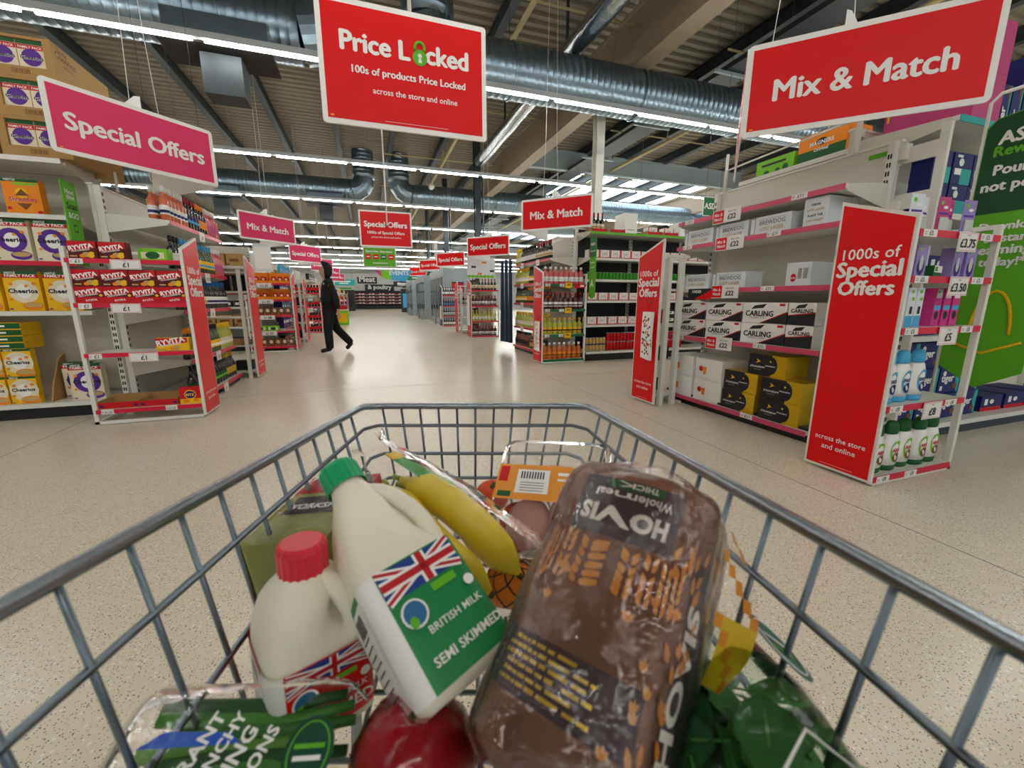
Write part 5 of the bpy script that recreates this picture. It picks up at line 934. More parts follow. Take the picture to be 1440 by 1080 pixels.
def wtext(s, m_, x, y, width, off, b, rot=180, bold=.03):
    v, f, w = text_mesh(s, bold, 0, 3); k = width/w; c, q = math.cos(rad(rot)), math.sin(rad(rot)); wrap2d([(x + c*(px - w/2)*k - q*py*k, y + q*(px - w/2)*k + c*py*k) for px, py in v], f, m_, b, off)
def leaf2d(x, y, l, w, ang, m_, b, off):
    c, q = math.cos(rad(ang)), math.sin(rad(ang)); pts = [(-.5, 0), (-.2, .5), (.15, .42), (.5, 0), (.15, -.42), (-.2, -.5)]; wrap2d([(x + c*px*l - q*py*w, y + q*px*l + c*py*w) for px, py in pts], [tuple(range(6))], m_, b, off)
b = MB(); grid_patch(-.032, .046, .05, .1, PLUM, b, .0016); b.build('name_patch', loaf)
b = MB(); wtext('HOVIS', PRW, .006, .074, .058, .0024, b, 180, .05); wtext('Wholemeal', PRW, .01, .089, .048, .0024, b, 180, .02); b.build('lettering', loaf)
b = MB(); grid_patch(-.008, .024, .0915, .099, dgr, b, .0022, 4, 2); wtext('THICK', PRW, .008, .098, .02, .0028, b, 180, .03); b.build('slice_mark', loaf)
b = MB(); rr = random.Random(4)
for cx in (-.058, -.042, -.024, -.006, .012, .03, .048, .064):
    for k in range(6):
        yy = .046 - k*.006 - rr.random()*.004; leaf2d(cx - .004, yy, .009, .0045, 120, WHEAT, b, .0016); leaf2d(cx + .004, yy, .009, .0045, 60, WHEAT, b, .0016)
for k in range(44):
    x, y = rr.uniform(-.09, .09), rr.uniform(-.095, .02)
    if y > -.03 or x > .03:
        for a in (50, 90, 130): leaf2d(x + .004*math.cos(rad(a)), y + .004*math.sin(rad(a)), .008, .004, a, WHEAT, b, .0017)
for k in range(34):
    x, y = rr.uniform(.05, .105), rr.uniform(-.11, .08); leaf2d(x, y, .014, .007, rr.uniform(40, 140), WHEAT, b, .0018)
b.build('wheat_print', loaf)
b = MB(); grid_patch(-.12, .06, -.075, -.035, PLUM, b, .0012, 24, 4); b.build('plum_band', loaf)
b = MB()
for k in range(6):
    x = -.05 + rr.uniform(-.006, .006)
    while x < .012 - .008*(k % 2): l_ = rr.uniform(.003, .008); grid_patch(x, x + l_, -.069 + k*.0055, -.0669 + k*.0055 + rr.uniform(0, .0006), BAGY, b, .002, 2, 1); x += l_ + .0016
for k in range(4): grid_patch(-.11, -.088 - .006*(k % 2), -.066 + k*.007, -.0635 + k*.007, BAGY, b, .002, 2, 1)
b.build('fine_print', loaf)
b = MB(); grid_patch(.088, .15, -.1, .06, PLUM, b, .0012, 8, 10); wtext('HOVIS', PRW, .112, -.02, .1, .002, b, 90, .04); b.build('side_name', loaf)
b = MB(); grid_patch(.13, .17, .03, .11, BAGY, b, .0014, 6, 6); grid_patch(-.16, -.15, -.118, -.03, BAGY, b, .0014, 3, 6); b.build('yellow_trim', loaf)
BAG = film('bread_bag_film', '#fffaf6', .05, .08, 20, .8, .02)
b = MB(); nu, na = 44, 64; vs = []; rr = random.Random(9)
for i in range(nu + 1):
    u = i/nu; U_ = -.02 + u*1.10; g = 1 if U_ < 1.0 else max(.16, 1 - (U_ - 1)*6)
    for k in range(na):
        a = 2*math.pi*k/na; p = loaf_pt(min(1, max(0, U_)), a, .0042 + .0014*math.sin(a*7 + u*5) + .0012*math.sin(a*15 - u*13)); yy = (U_ - .5)*LL; vs.append((p[0]*g, yy, p[2]*g))
b.add(vs, [(i*na + k, (i+1)*na + k, (i+1)*na + (k+1) % na, i*na + (k+1) % na) for i in range(nu) for k in range(na)], BAG, True); b.build('clear_bag', loaf)
b = MB(); nx_, ny_ = 6, 12; vs = []
for j in range(ny_ + 1):
    y = -.01 + .125*j/ny_
    for i in range(nx_ + 1): f = i/nx_; vs.append((.066 + (.034*math.sin(math.pi*(.15 + .8*j/ny_)))*f, y, -.005 - .03*f + .005*f*math.sin(j*1.7)))
FC = [(j*(nx_+1) + i, j*(nx_+1) + i + 1, (j+1)*(nx_+1) + i + 1, (j+1)*(nx_+1) + i) for j in range(ny_) for i in range(nx_)]
b.add(vs, FC, BAG, True); b.build('bag_flap', loaf)
b = MB(); b.add([(x, y, z + .0008) for x, y, z in vs], [f for k, f in enumerate(FC) if k//nx_ < 5 and k % nx_ > 1], BAGY, True); b.add([(x, y, z + .0014) for x, y, z in vs], [f for k, f in enumerate(FC) if (k*7) % 5 == 0 and k % nx_ > 0], WHEAT, True); b.build('flap_print', loaf)
# ------------------------------------------------------------------ bananas in a bag
BAN = mat('banana_skin', '#d8bc22', .5, var=.12, scale=14); BTIP = mat('banana_tip', '#5a4a1c', .7); BGRN = mat('banana_green', '#8aa63a', .5)
def banana(p0, p1, bow, r, label):
    p0, p1, bow = Vector(p0), Vector(p1), Vector(bow); n = 14; pts = []; rs = []
    for i in range(n + 1):
        f = i/n; pts.append(p0.lerp(p1, f) + bow*math.sin(math.pi*f)); rs.append(r*(.25 if f < .02 else .36 if f < .09 else min(1, .5 + (f - .09)*5) if f < .2 else 1 if f < .82 else max(.22, 1 - ((f - .82)/.18)**1.6*.8)))
    c0 = pts[n//2].copy(); pts = [q - c0 for q in pts]
    o = tag(MB().tube(pts, r, 9, BAN, rs=rs).build('banana'), label, 'banana'); o.matrix_world = TR @ Matrix.Translation(c0 + Vector((-.014, .0, .0)))
    MB().tube([pts[-1], pts[-1] + (pts[-1] - pts[-2]).normalized()*.006], .004, 6, BTIP).build('tip', o); MB().tube([pts[0] + (pts[0] - pts[1]).normalized()*.02, pts[0]], .0042, 6, BGRN).build('stem', o); return o
banana((-.163, .55, .785), (-.012, .42, .716), (-.004, -.026, .012), .024, 'nearest banana in the clear bag, beside the green-capped milk')
banana((-.15, .575, .786), (.022, .452, .716), (.006, -.006, .022), .024, 'upper middle banana in the clear bag')
banana((-.15, .60, .762), (-.01, .50, .70), (.012, .012, .012), .022, 'farthest banana in the clear bag')
b = MB(); FB = film('banana_bag_film', '#ffffff', .0, .05, 24, .6, .0, 1.17); P = [(-.2, .585, .845, .026), (-.188, .577, .834, .018), (-.165, .565, .808, .036), (-.13, .54, .785, .052), (-.08, .505, .762, .058), (-.03, .47, .74, .056), (.015, .445, .728, .052), (.04, .43, .71, .034)]
rr = random.Random(3); n = 28; vs = []
for i, (s, t_, z, r) in enumerate(P):
    d_ = Vector((.79, -.52, -.32)); x = Vector((.55, .83, 0)); y = d_.cross(x).normalized()
    for k in range(n): a = 2*math.pi*k/n; q = r*(1 + .1*rr.uniform(-1, 1)); vs.append(Vector((s, t_, z)) + x*q*math.cos(a)*1.15 + y*q*math.sin(a)*.85)
b.add(vs, [(i*n + k, (i+1)*n + k, (i+1)*n + (k+1) % n, i*n + (k+1) % n) for i in range(len(P) - 1) for k in range(n)], FB, True); c0 = Vector((-.08, .5, .77)); b.xf(Matrix.Translation(-c0))
bag = root(b, 'produce_bag', TR @ Matrix.Translation(c0 + Vector((-.014, .0, .0))), 'clear plastic bag around the bananas with green label', 'bag')
b = MB(); BG = mat('label_leafgreen', '#2f8a2a', .4, var=.1); vs = []
for i in range(7):
    f = i/6; s, t_, z = -.172 + .085*f, .572 - .04*f, .826 - .03*f
    for j in range(5): g = j/4; vs.append((s + .028*g + .008*f*g - c0.x, t_ + .04*g - .01*f - c0.y, z - .012*g*g - c0.z))
b.add(vs, [(i*5 + j, (i+1)*5 + j, (i+1)*5 + j + 1, i*5 + j + 1) for i in range(6) for j in range(4)], BG, True)
b.add([Vector(v) + Vector((0, 0, .0012)) for v in vs[0:10]], [(0, 5, 6, 1), (1, 6, 7, 2), (2, 7, 8, 3), (3, 8, 9, 4)], BAGY, True); b.add([Vector(v) + Vector((0, 0, .0014)) for v in vs[23:35]], [(0, 5, 6, 1), (5, 10, 11, 6)], teal, True); b.build('bag_label', bag)
# ------------------------------------------------------------------ round fruit
def blob(name, M, r, m_, label, cat, lobes=0, amp=0., sz=1., n=24, net=None, stem=None, bump=0):
    b = MB(); rows = 14; vs = []
    for i in range(rows + 1):
        th = math.pi*i/rows
        for k in range(n):
            a = 2*math.pi*k/n; q = 1 + amp*math.cos(lobes*a)*math.sin(th) - (.22*math.exp(-(th/.35)**2)); vs.append((r*q*math.sin(th)*math.cos(a), r*q*math.sin(th)*math.sin(a), r*sz*q*math.cos(th)))
    b.add(vs, [(i*n + k, (i+1)*n + k, (i+1)*n + (k+1) % n, i*n + (k+1) % n) for i in range(rows) for k in range(n)], m_, True); o = root(b, name, M, label, cat)
    if stem: MB().tube([(0, 0, r*sz*.72), (.002, 0, r*sz*.95), (.006, .002, r*sz*1.1)], .004, 8, stem).build('stem', o)
    if net:
        b = MB()
        for k in range(7):
            for tw in (-1, 1): b.tube([(r*1.015*math.sin(th)*math.cos(2*math.pi*k/7 + tw*th*1.1), r*1.015*math.sin(th)*math.sin(2*math.pi*k/7 + tw*th*1.1), r*1.015*math.cos(th)) for th in [.06 + (math.pi - .12)*j/12 for j in range(13)]], .0009, 4, net)
        ob = b.build('net', o)
    return o
TOM = mat('satsuma_red', '#e04a12', .4, var=.08, scale=40, bump=.15); ORA = mat('orange_peel', '#ec7f16', .45, var=.06, scale=60, bump=.2); PEP = mat('pepper_red', '#a80f1e', .16, var=.1, scale=10); STEMG = mat('stem_green', '#4d6a24', .6)
T_ = lambda s, t_, z, r=0: TR @ Matrix.Translation((s, t_, z)) @ Matrix.Rotation(rad(r), 4, 'X')
def at(px, py, z):
    x = (px - 720)/580; y = (540 - py)/580; f = Vector((0, math.cos(PITCH), -math.sin(PITCH))); u = Vector((0, math.sin(PITCH), math.cos(PITCH))); d_ = f + Vector((1, 0, 0))*x + u*y; return Vector((0, 0, CAM_H)) + d_*((z - CAM_H)/d_.z)
p = tuple(at(692, 697, .722)); blob('satsuma', T_(*p, 20), .029, TOM, 'orange-red round fruit touching the clear meat tray, left one', 'fruit', 0, 0, .88, stem=STEMG)
p = tuple(at(728, 732, .712)); blob('satsuma', T_(*p, 30), .029, TOM, 'orange-red round fruit half under the clear meat tray', 'fruit', 0, 0, .88, stem=STEMG)
p = (.0, .468, .692); blob('orange', T_(*p, 10), .034, ORA, 'orange in a black net between milk and bread', 'orange', 0, 0, .96, net=MATS['plinth_black'])
pm_ = blob('red_pepper', T_(-.078, .262, .688, -15), .045, PEP, 'glossy red pepper at the bottom of the trolley view', 'pepper', 4, .07, 1.0, n=32, stem=STEMG)
b = MB(); n = 26; vs = []; rr = random.Random(12); PF = film('pepper_film', '#ffffff', .01, .06, 30, .5, .0)
for i in range(9):
    th = .15 + 2.7*i/8
    for k in range(n): a = 2*math.pi*k/n; q = .0505*(1 + .04*rr.uniform(-1, 1)); vs.append((q*math.sin(th)*math.cos(a), q*math.sin(th)*math.sin(a), q*math.cos(th)*1.02))
b.add(vs, [(i*n + k, (i+1)*n + k, (i+1)*n + (k+1) % n, i*n + (k+1) % n) for i in range(8) for k in range(n)], PF, True); b.build('clear_wrap', pm_)
# ------------------------------------------------------------------ meat tray
TRAYM = film('tray_plastic', '#f6f3f0', .05, .08, 12, .3, .08); CHK = mat('raw_chicken', '#dba79a', .4, var=.12, scale=12, sss=.1); LABO = mat('label_orange', '#e8962c', .45, var=.05)
MT = frame((.062, .578, .728), (.96, -.14, -.12), (-.12, -.42, .9))
b = MB(); w, l, d_ = .082, .105, .045
def rrect(a, c, z, r=.02): return [(math.copysign(a - r, sx) + r*math.cos(q), math.copysign(c - r, sy) + r*math.sin(q), z) for sx, sy, a0 in ((1, 1, 0), (-1, 1, 90), (-1, -1, 180), (1, -1, 270)) for q in [rad(a0 + 22.5*k) for k in range(5)]]
R0, R1, R2, R3 = rrect(w*.85, l*.87, 0), rrect(w*.93, l*.94, d_), rrect(w*1.05, l*1.05, d_), rrect(w*1.05, l*1.05, d_ - .004); n = 20
b.add(R0 + R1 + R2 + R3, [tuple(range(n))[::-1]] + [(i*n + k, i*n + (k+1) % n, (i+1)*n + (k+1) % n, (i+1)*n + k) for i in range(3) for k in range(n)], TRAYM, True)
mt = root(b, 'meat_tray', MT, 'clear tray of chicken with orange label at trolley front', 'meat tray')
for (x, y, r, sx, sy) in ((-.03, -.035, .03, 1.1, 1.5), (.03, -.02, .03, 1.1, 1.6), (0, .045, .026, 1.8, 1.2)): MB().lathe([(.0, -.45*r), (.7*r, -.4*r), (r, 0), (.72*r, .45*r), (0, .6*r)], 14, CHK, (x, y, .024), sx=sx, sy=sy, cap=False).build('chicken_piece', mt)
b = MB(); b.add(rrect(w*1.03, l*1.03, d_ + .0006), [tuple(range(n))], film('lid_film', '#ffffff', .02, .06, 20, .4, .02)); b.build('lid_film', mt)
b = MB(); b.add([(-w*1.05, -.012, d_ + .0012), (w*1.05, -.012, d_ + .0012), (w*1.05, .055, d_ + .0012), (-w*1.05, .055, d_ + .0012)], [(0, 1, 2, 3)], LABO); nz = (0, 0, 1); up = (0, 1, 0)
b.quad(PRW, (-.03, .0, d_ + .0016), .05, .045, nz, up); b.disc(mat('print_meal', '#a8301c', .5), (.06, -.0, d_ + .0016), nz, .02, .013, up=up); b.quad(PRW, (.03, .036, d_ + .0016), .045, .006, nz, up); b.quad(PRW, (.025, .026, d_ + .0016), .035, .004, nz, up)
for k in range(9): b.quad(PRK, (-.048 + k*.0042, .027, d_ + .002), .0022, .014, nz, up)
for k in range(4): b.quad(PRK, (-.03, .004 + k*.005, d_ + .002), .036, .001, nz, up)
b.quad(dred, (-.076, .02, d_ + .0016), .014, .03, nz, up); b.quad(dgr, (-.07, -.008, d_ + .0016), .02, .01, nz, up); b.quad(mat('flag_blue', '#1e3f8a'), (.075, .036, d_ + .0016), .016, .018, nz, up); b.quad(PRW, (.075, .043, d_ + .0019), .016, .004, nz, up); b.build('paper_label', mt)
# ------------------------------------------------------------------ tea box
FLD = mat('box_field', '#9aa03c', .35, var=.35, scale=22); HILL = mat('box_hill', '#4a4a20', .4, var=.4, scale=26)
TM = frame((-.226, .49, .665), (1, -.1, 0), (-.15, -.06, 1)); b = MB(); b.box(-.05, .05, -.075, .075, 0, .13, FLD)
b.box(-.0502, .0502, .034, .0752, .0, .1304, dred).box(-.0501, .0501, -.0755, -.075, .0, .06, HILL); tb = root(b, 'tea_box', TM, 'green and red tea box beside the trolley side, behind red-capped milk', 'tea box')
b = MB(); b.add([(-.042, -.018, .1307), (.05, -.018, .1307), (.05, .024, .1307), (-.042, .024, .1307)], [(0, 1, 2, 3)], charcoal); b.text('YORKSHIRE', PRW, (.004, -.006, .1311), (0, 0, 1), width=.086, off=.03, up=(0, 1, 0)); b.build('name_plaque', tb)
b = MB().box(-.052, .052, -.077, .077, -.001, .1325, film('shrink_wrap', '#ffffff', .02, .08, 40, .4, .01)); b.build('shrink_wrap', tb)
# ------------------------------------------------------------------ spring onions in printed bag
ONG = [mat('onion_green%d' % k, h, .45, var=.2, scale=30) for k, h in enumerate(('#2f6a22', '#3f7d2a', '#1f4f1c', '#5d8f36'))]
OM = frame((-.20, .242, .667), (1, .06, .0), (0, -.4, .92)); rr = random.Random(5)
ob = thing('spring_onion_bag', 'bag of spring onions with blue print at lower left of trolley', 'vegetables'); ob.matrix_world = OM
for k in range(15):
    y = -.055 + .0085*k; z = .012 + .013*((k*3) % 3); x0 = -.085 + rr.uniform(-.012, .012); x1 = .062 + rr.uniform(-.012, .008); MB().tube([(x0, y + rr.uniform(-.006, .006), z + rr.uniform(-.004, .004)), (x0 + .05, y, z), (x1 - .05, y + rr.uniform(-.004, .004), z), (x1, y + rr.uniform(-.008, .008), z - .004)], .0065, 8, ONG[k % 4], rs=[.007, .0075, .0062, .004], ell=(1, .8)).build('onion_stalk', ob)
b = MB(); OB = mat('print_blue', '#1f6fb6', .4); zt = .0535; nz = (0, 0, 1); up = (0, 1, 0)
for k in range(5): b.add([(-.06 - .004*k, -.06 + .022*k, zt), (.0 + .02*(k % 2), -.06 + .022*k, zt), (-.01, -.053 + .022*k, zt), (-.06, -.05 + .022*k, zt)], [(0, 1, 2, 3)], OB)
b.add([(.0, -.065, zt), (.068, -.065, zt), (.066, -.03, zt), (.045, -.02, zt), (.005, -.03, zt)], [tuple(range(5))], OB); b.build('blue_print', ob)
b = MB()
for k, s_ in enumerate(('FRAGRANT', '& CRUNCHY', 'SPRING', 'ONIONS')): b.text(s_, PRW, (-.03 + .016*k, .012, zt + .0006), nz, width=.072 if k < 2 else .05, off=.03, up=(-.94, .33, 0))
b.build('lettering', ob)
b = MB().disc(mat('badge_deep', '#0d4a34', .4), (.052, .02, zt + .0004), nz, .018, .022, 28, up).quad(LIME, (.052, .022, zt + .001), .022, .003, nz, up).quad(PRW, (.052, .015, zt + .001), .02, .003, nz, up).tube([(.052 + .0145*math.cos(q), .02 + .0185*math.sin(q), zt + .0006) for q in [2*math.pi*k/24 for k in range(24)]], .0006, 4, LIME, closed=True); b.build('badge', ob)
b = MB(); n = 24; P = [(-.108, .05, .006), (-.1, .064, .02), (-.085, .07, .029), (0, .068, .031), (.05, .068, .031), (.068, .066, .026), (.082, .055, .01)]; vs = []
for i, (x, ry, rz) in enumerate(P):
    for k in range(n): a = 2*math.pi*k/n; c, s = math.cos(a), math.sin(a); vs.append((x, .005 + ry*(1 + rr.uniform(-.03, .03))*math.copysign(abs(c)**.6, c), .026 + (rz + .001)*(1 + rr.uniform(-.05, .05))*math.copysign(abs(s)**.6, s)))
b.add(vs, [(i*n + k, (i+1)*n + k, (i+1)*n + (k+1) % n, i*n + (k+1) % n) for i in range(len(P) - 1) for k in range(n)], film('onion_bag_film', '#ffffff', .0, .06, 22, .5, .0, 1.2), True); b.build('clear_bag', ob)
# ------------------------------------------------------------------ leaf salad bag
LEAF = [mat('leaf_green%d' % k, h, .5, var=.2, scale=25) for k, h in enumerate(('#2b6426', '#3a7a2e', '#20522a', '#4d8a38'))]
SB = thing('salad_bag', 'bag of dark green spinach leaves at lower right of trolley', 'salad'); SB.matrix_world = TR @ Matrix.Translation((.166, .232, .655)); rr = random.Random(8)
def leafmesh(k):
    b = MB(); vs = []; 
    for i in range(6):
        f = i/5; w = .5*math.sin(math.pi*min(1, f*.92 + .06))**.8
        for j in range(5): g = (j - 2)/2; vs.append((g*w, f*1.25 - .1, .14*math.sin(f*2.2) + .16*abs(g)*w + .04*math.sin(f*9 + k)))
    b.add(vs, [(i*5 + j, i*5 + j + 1, (i+1)*5 + j + 1, (i+1)*5 + j) for i in range(5) for j in range(4)], LEAF[k], True); b.tube([(0, -.35, -.02), (0, 0, .02), (0, .9, .15)], .025, 5, LEAF[3]); return b.mesh('leaf')
lms = [leafmesh(k) for k in range(4)]
for k in range(96):
    a = rr.uniform(0, 6.28); q = rr.random()**.5; p = Vector((.052*q*math.cos(a), .1*q*math.sin(a), .012 + .098*rr.random()*(1 - .5*q*q)))
    o = put('leaf', lms[k % 4], SB, p); sc_ = rr.uniform(.032, .05); o.scale = (sc_, sc_, sc_); o.rotation_euler = (rr.uniform(-.7, .7), rr.uniform(-.7, .7), rr.uniform(0, 6.28))
b = MB(); n = 30; vs = []; rows = 12
for i in range(rows + 1):
    f = i/rows; y = -.16 + .33*f; w = math.sin(math.pi*min(.97, max(.03, f)))**.45
    for k in range(n): a = 2*math.pi*k/n; c, s = math.cos(a), math.sin(a); vs.append(((.07*w + .004)*c*(1 + rr.uniform(-.03, .03)), y, .06 + (.066*w*(1 if s > 0 else .9) + .003)*s*(1 + rr.uniform(-.05, .05))))
b.add(vs, [(i*n + k, (i+1)*n + k, (i+1)*n + (k+1) % n, i*n + (k+1) % n) for i in range(rows) for k in range(n)], film('salad_film', '#f2fbf6', .0, .06, 18, .5, .0, 1.22), True); b.build('clear_bag', SB)
b = MB(); bd = mat('badge_teal', '#0f5a50', .4); M0 = Matrix.Translation((.052, .055, .118)) @ Matrix.Rotation(rad(38), 4, 'Y'); st = len(b.v); b.disc(bd, (0, 0, 0), (0, 0, 1), .026, .03, 28, (0, 1, 0)); b.quad(PRW, (0, .002, .0006), .03, .004, (0, 0, 1), (0, 1, 0)); b.quad(LIME, (0, -.008, .0006), .024, .004, (0, 0, 1), (0, 1, 0)); b.tube([(.021*math.cos(q), .025*math.sin(q), .0006) for q in [2*math.pi*k/24 for k in range(24)]], .0007, 4, PRW, closed=True); b.xf(M0, st); b.build('badge', SB)
b = MB(); b.tube([(-.03, -.06, .125), (.02, -.02, .128), (.06, -.055, .112), (-.03, -.06, .125)], .0012, 5, PRW); b.build('printed_line', SB)
# ================================================================== people
def skin_mesh(name, verts, edges, mt, sub=2, rootv=0):
    me = bpy.data.meshes.new(name); bm = bmesh.new(); lay = bm.verts.layers.skin.verify(); vs = [bm.verts.new(v[0]) for v in verts]
    for i, (v, d_) in enumerate(zip(vs, verts)):
        r = d_[1]; v[lay].radius = r if isinstance(r, tuple) else (r, r); v[lay].use_root = (i == rootv)
    for a, b in edges: bm.edges.new((vs[a], vs[b]))
    bm.to_mesh(me); bm.free(); o = bpy.data.objects.new(name, me); COL.objects.link(o)
    m1 = o.modifiers.new('s', 'SKIN'); m1.use_smooth_shade = True; m2 = o.modifiers.new('u', 'SUBSURF'); m2.levels = sub; m2.render_levels = sub
    dg = bpy.context.evaluated_depsgraph_get(); dg.update(); out = bpy.data.meshes.new_from_object(o.evaluated_get(dg)); bpy.data.objects.remove(o); bpy.data.meshes.remove(me)
    out.materials.clear(); out.materials.append(mt)
    for p in out.polygons: p.use_smooth = True
    out.name = name; return out
SKIN = mat('skin_light', '#c99a80', .5, var=.05, sss=.1); BLK = mat('cloth_black', '#17181c', .8, var=.2, scale=40); BLK2 = mat('trousers_black', '#121214', .85, var=.2, scale=40); SHOE = mat('shoe_black', '#0e0e10', .5)
def hand_chain(verts, edges, wrist, wi, d, side):
    """palm, four fingers of different lengths and a thumb; d = direction of the hand, side = towards the thumb"""
    d = Vector(d).normalized(); s = Vector(side); s = (s - d*s.dot(d)).normalized(); n = d.cross(s); w = Vector(wrist); base = len(verts)
    verts.append((w + d*.045, .026)); edges.append((wi, base)); k = base + 1
    for q, L in ((-.027, .068), (-.009, .078), (.009, .082), (.027, .074)):
        verts += [(w + d*.085 + s*q, .0095), (w + d*(.085 + L*.5) + s*q + n*.006, .0085), (w + d*(.085 + L*.85) + s*q + n*.022, .0075)]; edges += [(base, k), (k, k+1), (k+1, k+2)]; k += 3
    verts += [(w + d*.04 + s*.035, .0105), (w + d*.075 + s*.052 + n*.01, .0085)]; edges += [(base, k), (k, k+1)]
def person(loc, rz, J, top, bottom, label, hood=True, name='person', hands=True, sub=2, sc=1.0):
    """J: joint positions, person faces -x"""
    V = []; E = []
    def add(p, r, par=None):
        V.append((Vector(p), r)); i = len(V) - 1
        if par is not None: E.append((par, i))
        return i
    pel = add(J['pelvis'], (.11, .13)); ch = add(J['chest'], (.12, .16), pel); nb = add(J['neck'], (.055, .055), ch); h0 = add(J['jaw'], (.062, .06), nb); h1 = add(J['head'], (.088, .078), h0); h2 = add(J['crown'], (.06, .055), h1)
    ns = add(Vector(J['jaw']).lerp(Vector(J['head']), .45) + Vector(J.get('face', (-.1, 0, .0))), (.012, .012), h1)
    for s in ('L', 'R'):
        a = add(J['sh' + s], (.055, .055), ch); b = add(J['el' + s], (.042, .042), a); c = add(J['wr' + s], (.028, .026), b)
        if hands: hand_chain(V, E, J['wr' + s], c, J['hd' + s], J.get('th' + s, (-1, 0, 0)))
        else: add(Vector(J['wr' + s]) + Vector(J['hd' + s])*.1, .03, c)
        a = add(J['hip' + s], (.085, .085), pel); b = add(J['kn' + s], (.056, .056), a); c = add(J['an' + s], (.038, .038), b); d_ = add(J['toe' + s], (.035, .03), c)
    me = skin_mesh('person', V, E, SKIN, sub); o = put(name, me, None, loc, rz); o.scale = (sc, sc, sc); tag(o, label, 'person')
    # top: torso, sleeves, hood
    V = []; E = []; pel = add(Vector(J['pelvis']) + Vector((0, 0, -.04)), (.155, .175)); w = add(Vector(J['pelvis']).lerp(Vector(J['chest']), .4), (.152, .175), pel); ch = add(J['chest'], (.155, .195), w); nb = add(Vector(J['neck']) + Vector((.015, 0, .0)), (.1, .1), ch)
    for s in ('L', 'R'):
        a = add(J['sh' + s], (.075, .075), ch); m_ = add(Vector(J['sh' + s]).lerp(Vector(J['el' + s]), .5), (.068, .068), a); b = add(J['el' + s], (.06, .06), m_); c = add(Vector(J['el' + s]).lerp(Vector(J['wr' + s]), .9), (.043, .043), b)
    tp = put('hooded_top' if hood else 'jacket', skin_mesh('top', V, E, top, sub), o)
    if hood:
        n = 20; b = MB(); H = Vector(J['head']); rows = 9; vs = []
        for i in range(rows + 1):   # an open shell round the head, open towards the face
            f = i/rows; ang = rad(86 + 94*f)
            for k in range(n):
                a = 2*math.pi*k/n; x = -math.cos(ang)*.135; r = math.sin(ang)*.132 + .006; vs.append((H.x + .016 + x - (.045*max(0, math.cos(a)) if i < 3 else 0)*(1 - i/3), H.y + r*math.sin(a)*.95, H.z - .005 + r*math.cos(a)*(1.1 if math.cos(a) > 0 else 1.35)))
        b.add(vs, [(i*n + k, (i+1)*n + k, (i+1)*n + (k+1) % n, i*n + (k+1) % n) for i in range(rows) for k in range(n)], top, True); hd = b.build('hood', o); m_ = hd.modifiers.new('t', 'SOLIDIFY'); m_.thickness = .014; m_.offset = 0
    else:
        b = MB(); H = Vector(J['head']); b.lathe([(.09, -.03), (.098, .03), (.085, .08), (.045, .112), (.0, .118)], 16, mat('hair_dark', '#2a2018', .8), (H.x + .015, H.y, H.z), cap=False); b.build('hair', o)
    # face
    H = Vector(J['head']); b = MB()
    for s in (-1, 1): b.disc(PRK, (H.x - .0855, H.y + s*.03, H.z - .012), (-1, 0, .1), .011, .006, 10)
    b.build('eyes', o); MB().disc(mat('lips', '#9a5a50', .5), (H.x - .083, H.y, H.z - .075), (-1, 0, 0), .022, .007, 10).build('mouth', o)
    # trousers
    V = []; E = []; pel = add(J['pelvis'], (.13, .15))
    for s in ('L', 'R'):
        a = add(J['hip' + s], (.115, .11), pel); m_ = add(Vector(J['hip' + s]).lerp(Vector(J['kn' + s]), .5), (.104, .1), a); b = add(J['kn' + s], (.09, .086), m_); c = add(Vector(J['kn' + s]).lerp(Vector(J['an' + s]), .5), (.086, .082), b); add(Vector(J['kn' + s]).lerp(Vector(J['an' + s]), 1.06), (.078, .074), c)
    put('trousers', skin_mesh('trousers', V, E, bottom, sub), o)
    for s in ('L', 'R'):
        a, t_ = Vector(J['an' + s]), Vector(J['toe' + s]); d_ = (t_ - a).normalized(); V = []; E = []; i = add(a - d_*.035 - Vector((0, 0, .01)), (.04, .042)); i = add(a.lerp(t_, .45), (.043, .045), i); add(t_, (.03, .042), i); put('shoe', skin_mesh('shoe', V, E, SHOE, sub), o)
    return o
J = dict(pelvis=(.0, 0, .90), chest=(.0, 0, 1.25), neck=(-.02, 0, 1.46), jaw=(-.06, 0, 1.53), head=(-.045, 0, 1.62), crown=(-.03, 0, 1.70), face=(-.072, 0, .025),
    shR=(.03, -.19, 1.36), elR=(.13, -.23, 1.07), wrR=(.15, -.21, .83), hdR=(.1, .02, -1), thR=(-1, 0, 0),
    shL=(-.0, .18, 1.36), elL=(-.02, .22, 1.07), wrL=(-.18, .05, 1.03), hdL=(-1, -.35, .1), thL=(0, 0, 1),
    hipR=(-.0, -.09, .86), knR=(-.06, -.1, .5), anR=(-.05, -.1, .09), toeR=(-.225, -.12, .045),
    hipL=(.01, .09, .86), knL=(.09, .09, .49), anL=(.36, .09, .17), toeL=(.27, .09, .055))
J['toeL'] = (.26, .09, .05)
man = person((-.70, 9.0, 0), rad(6), J, BLK, BLK2, 'man in black hooded top and trousers walking across the aisle')
MB().add([(-.149, -.10, 1.345), (-.149, -.06, 1.345), (-.152, -.08, 1.375)], [(0, 1, 2)], PRW).add([(-.08, -.178, 1.33), (-.05, -.185, 1.33), (-.07, -.183, 1.36)], [(0, 1, 2)], PRW).build('chest_logo', man)
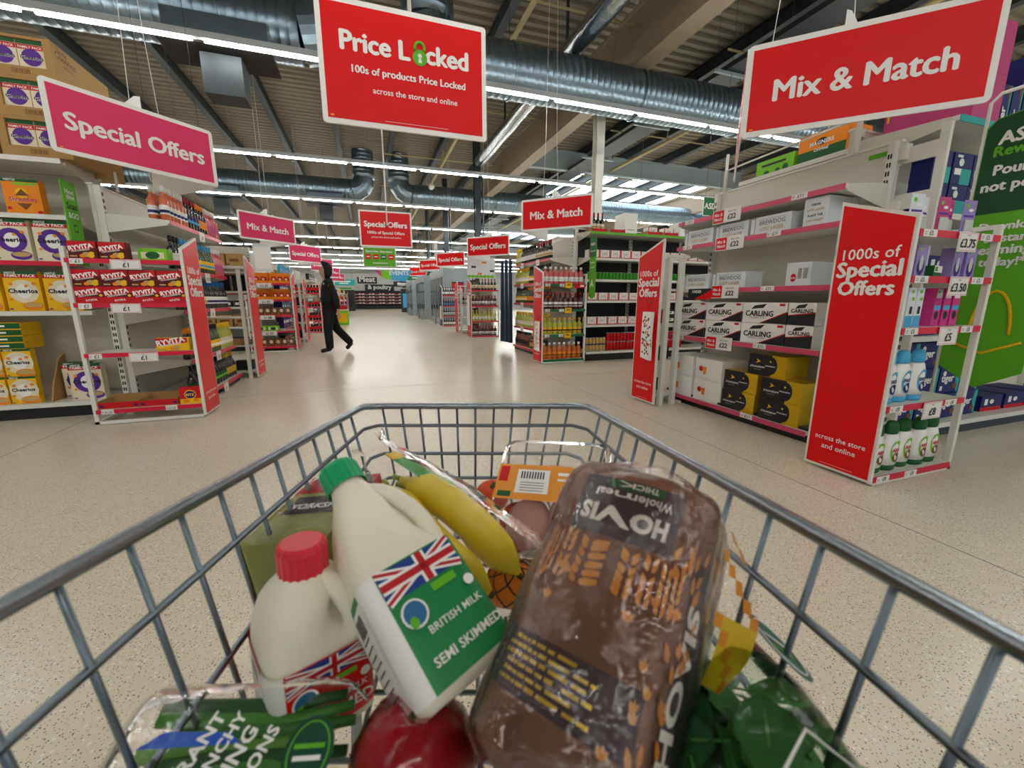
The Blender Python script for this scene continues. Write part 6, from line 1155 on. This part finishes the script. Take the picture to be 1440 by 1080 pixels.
dv = tag(MB().box(-.07, .07, -.02, .016, -.045, .045, mat('device_grey', '#8f948e', .4), .006).box(-.055, .055, -.022, -.02, -.03, .035, charcoal).box(-.045, .045, -.0225, -.022, -.02, .03, pale).build('handheld_scanner', None, (-1.02, 8.90, 1.04), rad(20)), 'grey handheld scanner held by the man in black', 'scanner')
MB().box(-.02, .02, .0, .012, -.07, -.035, charcoal).build('grip', dv)
HV = mat('hi_vis_yellow', '#c8d23a', .6); GRYC = mat('cloth_grey', '#8a8f92', .8)
JS = dict(J, knL=(-.02, .09, .49), anL=(.03, .09, .09), toeL=(-.13, .1, .045), wrR=(-.2, -.16, 1.0), elR=(.0, -.24, 1.08), hdR=(-1, 0, 0), wrL=(-.2, .16, 1.0), hdL=(-1, 0, 0))
person((4.3, 42.0, 0), rad(90), JS, HV, GRYC, 'distant shopper in pale and yellow top by the meat chiller', False, hands=False, sub=1)
person((4.25, 36.6, 0), rad(200), JS, BLK, BLK2, 'distant shopper in dark clothes with a blue-lined trolley', False, hands=False, sub=1)
t = thing('shopping_trolley', 'distant trolley with blue basket beside the dark shopper', 'trolley', (4.75, 35.4, 0), .4)
MB().box(-.28, .28, -.4, .4, .35, .9, blue, .03).build('basket', t); MB().tube([(-.3, -.4, .95), (.3, -.4, .95), (.3, .45, 1.0), (-.3, .45, 1.0)], .02, 6, CHR, closed=True).build('rim', t)
for sx in (-.25, .25):
    for sy in (-.35, .35): MB().box(sx - .02, sx + .02, sy - .02, sy + .02, .08, .36, CHR).lathe([(.06, -.01), (.06, .01)], 10, RUB, (sx, sy, .06)).build('leg', t)
o = tag(MB().prism([(-.15, 0, 0), (.15, 0, 0), (.04, 0, .6), (-.04, 0, .6)], (0, .02, 0), yell).xf(Matrix.Rotation(rad(-12), 4, 'X')).build('wet_floor_sign', None, (3.8, 36.2, .0)), 'small yellow wet floor sign far down the aisle', 'floor sign')
MB().prism([(-.15, .26, 0), (.15, .26, 0), (.04, .14, .58), (-.04, .14, .58)], (0, .02, 0), yell).build('rear_leaf', o)
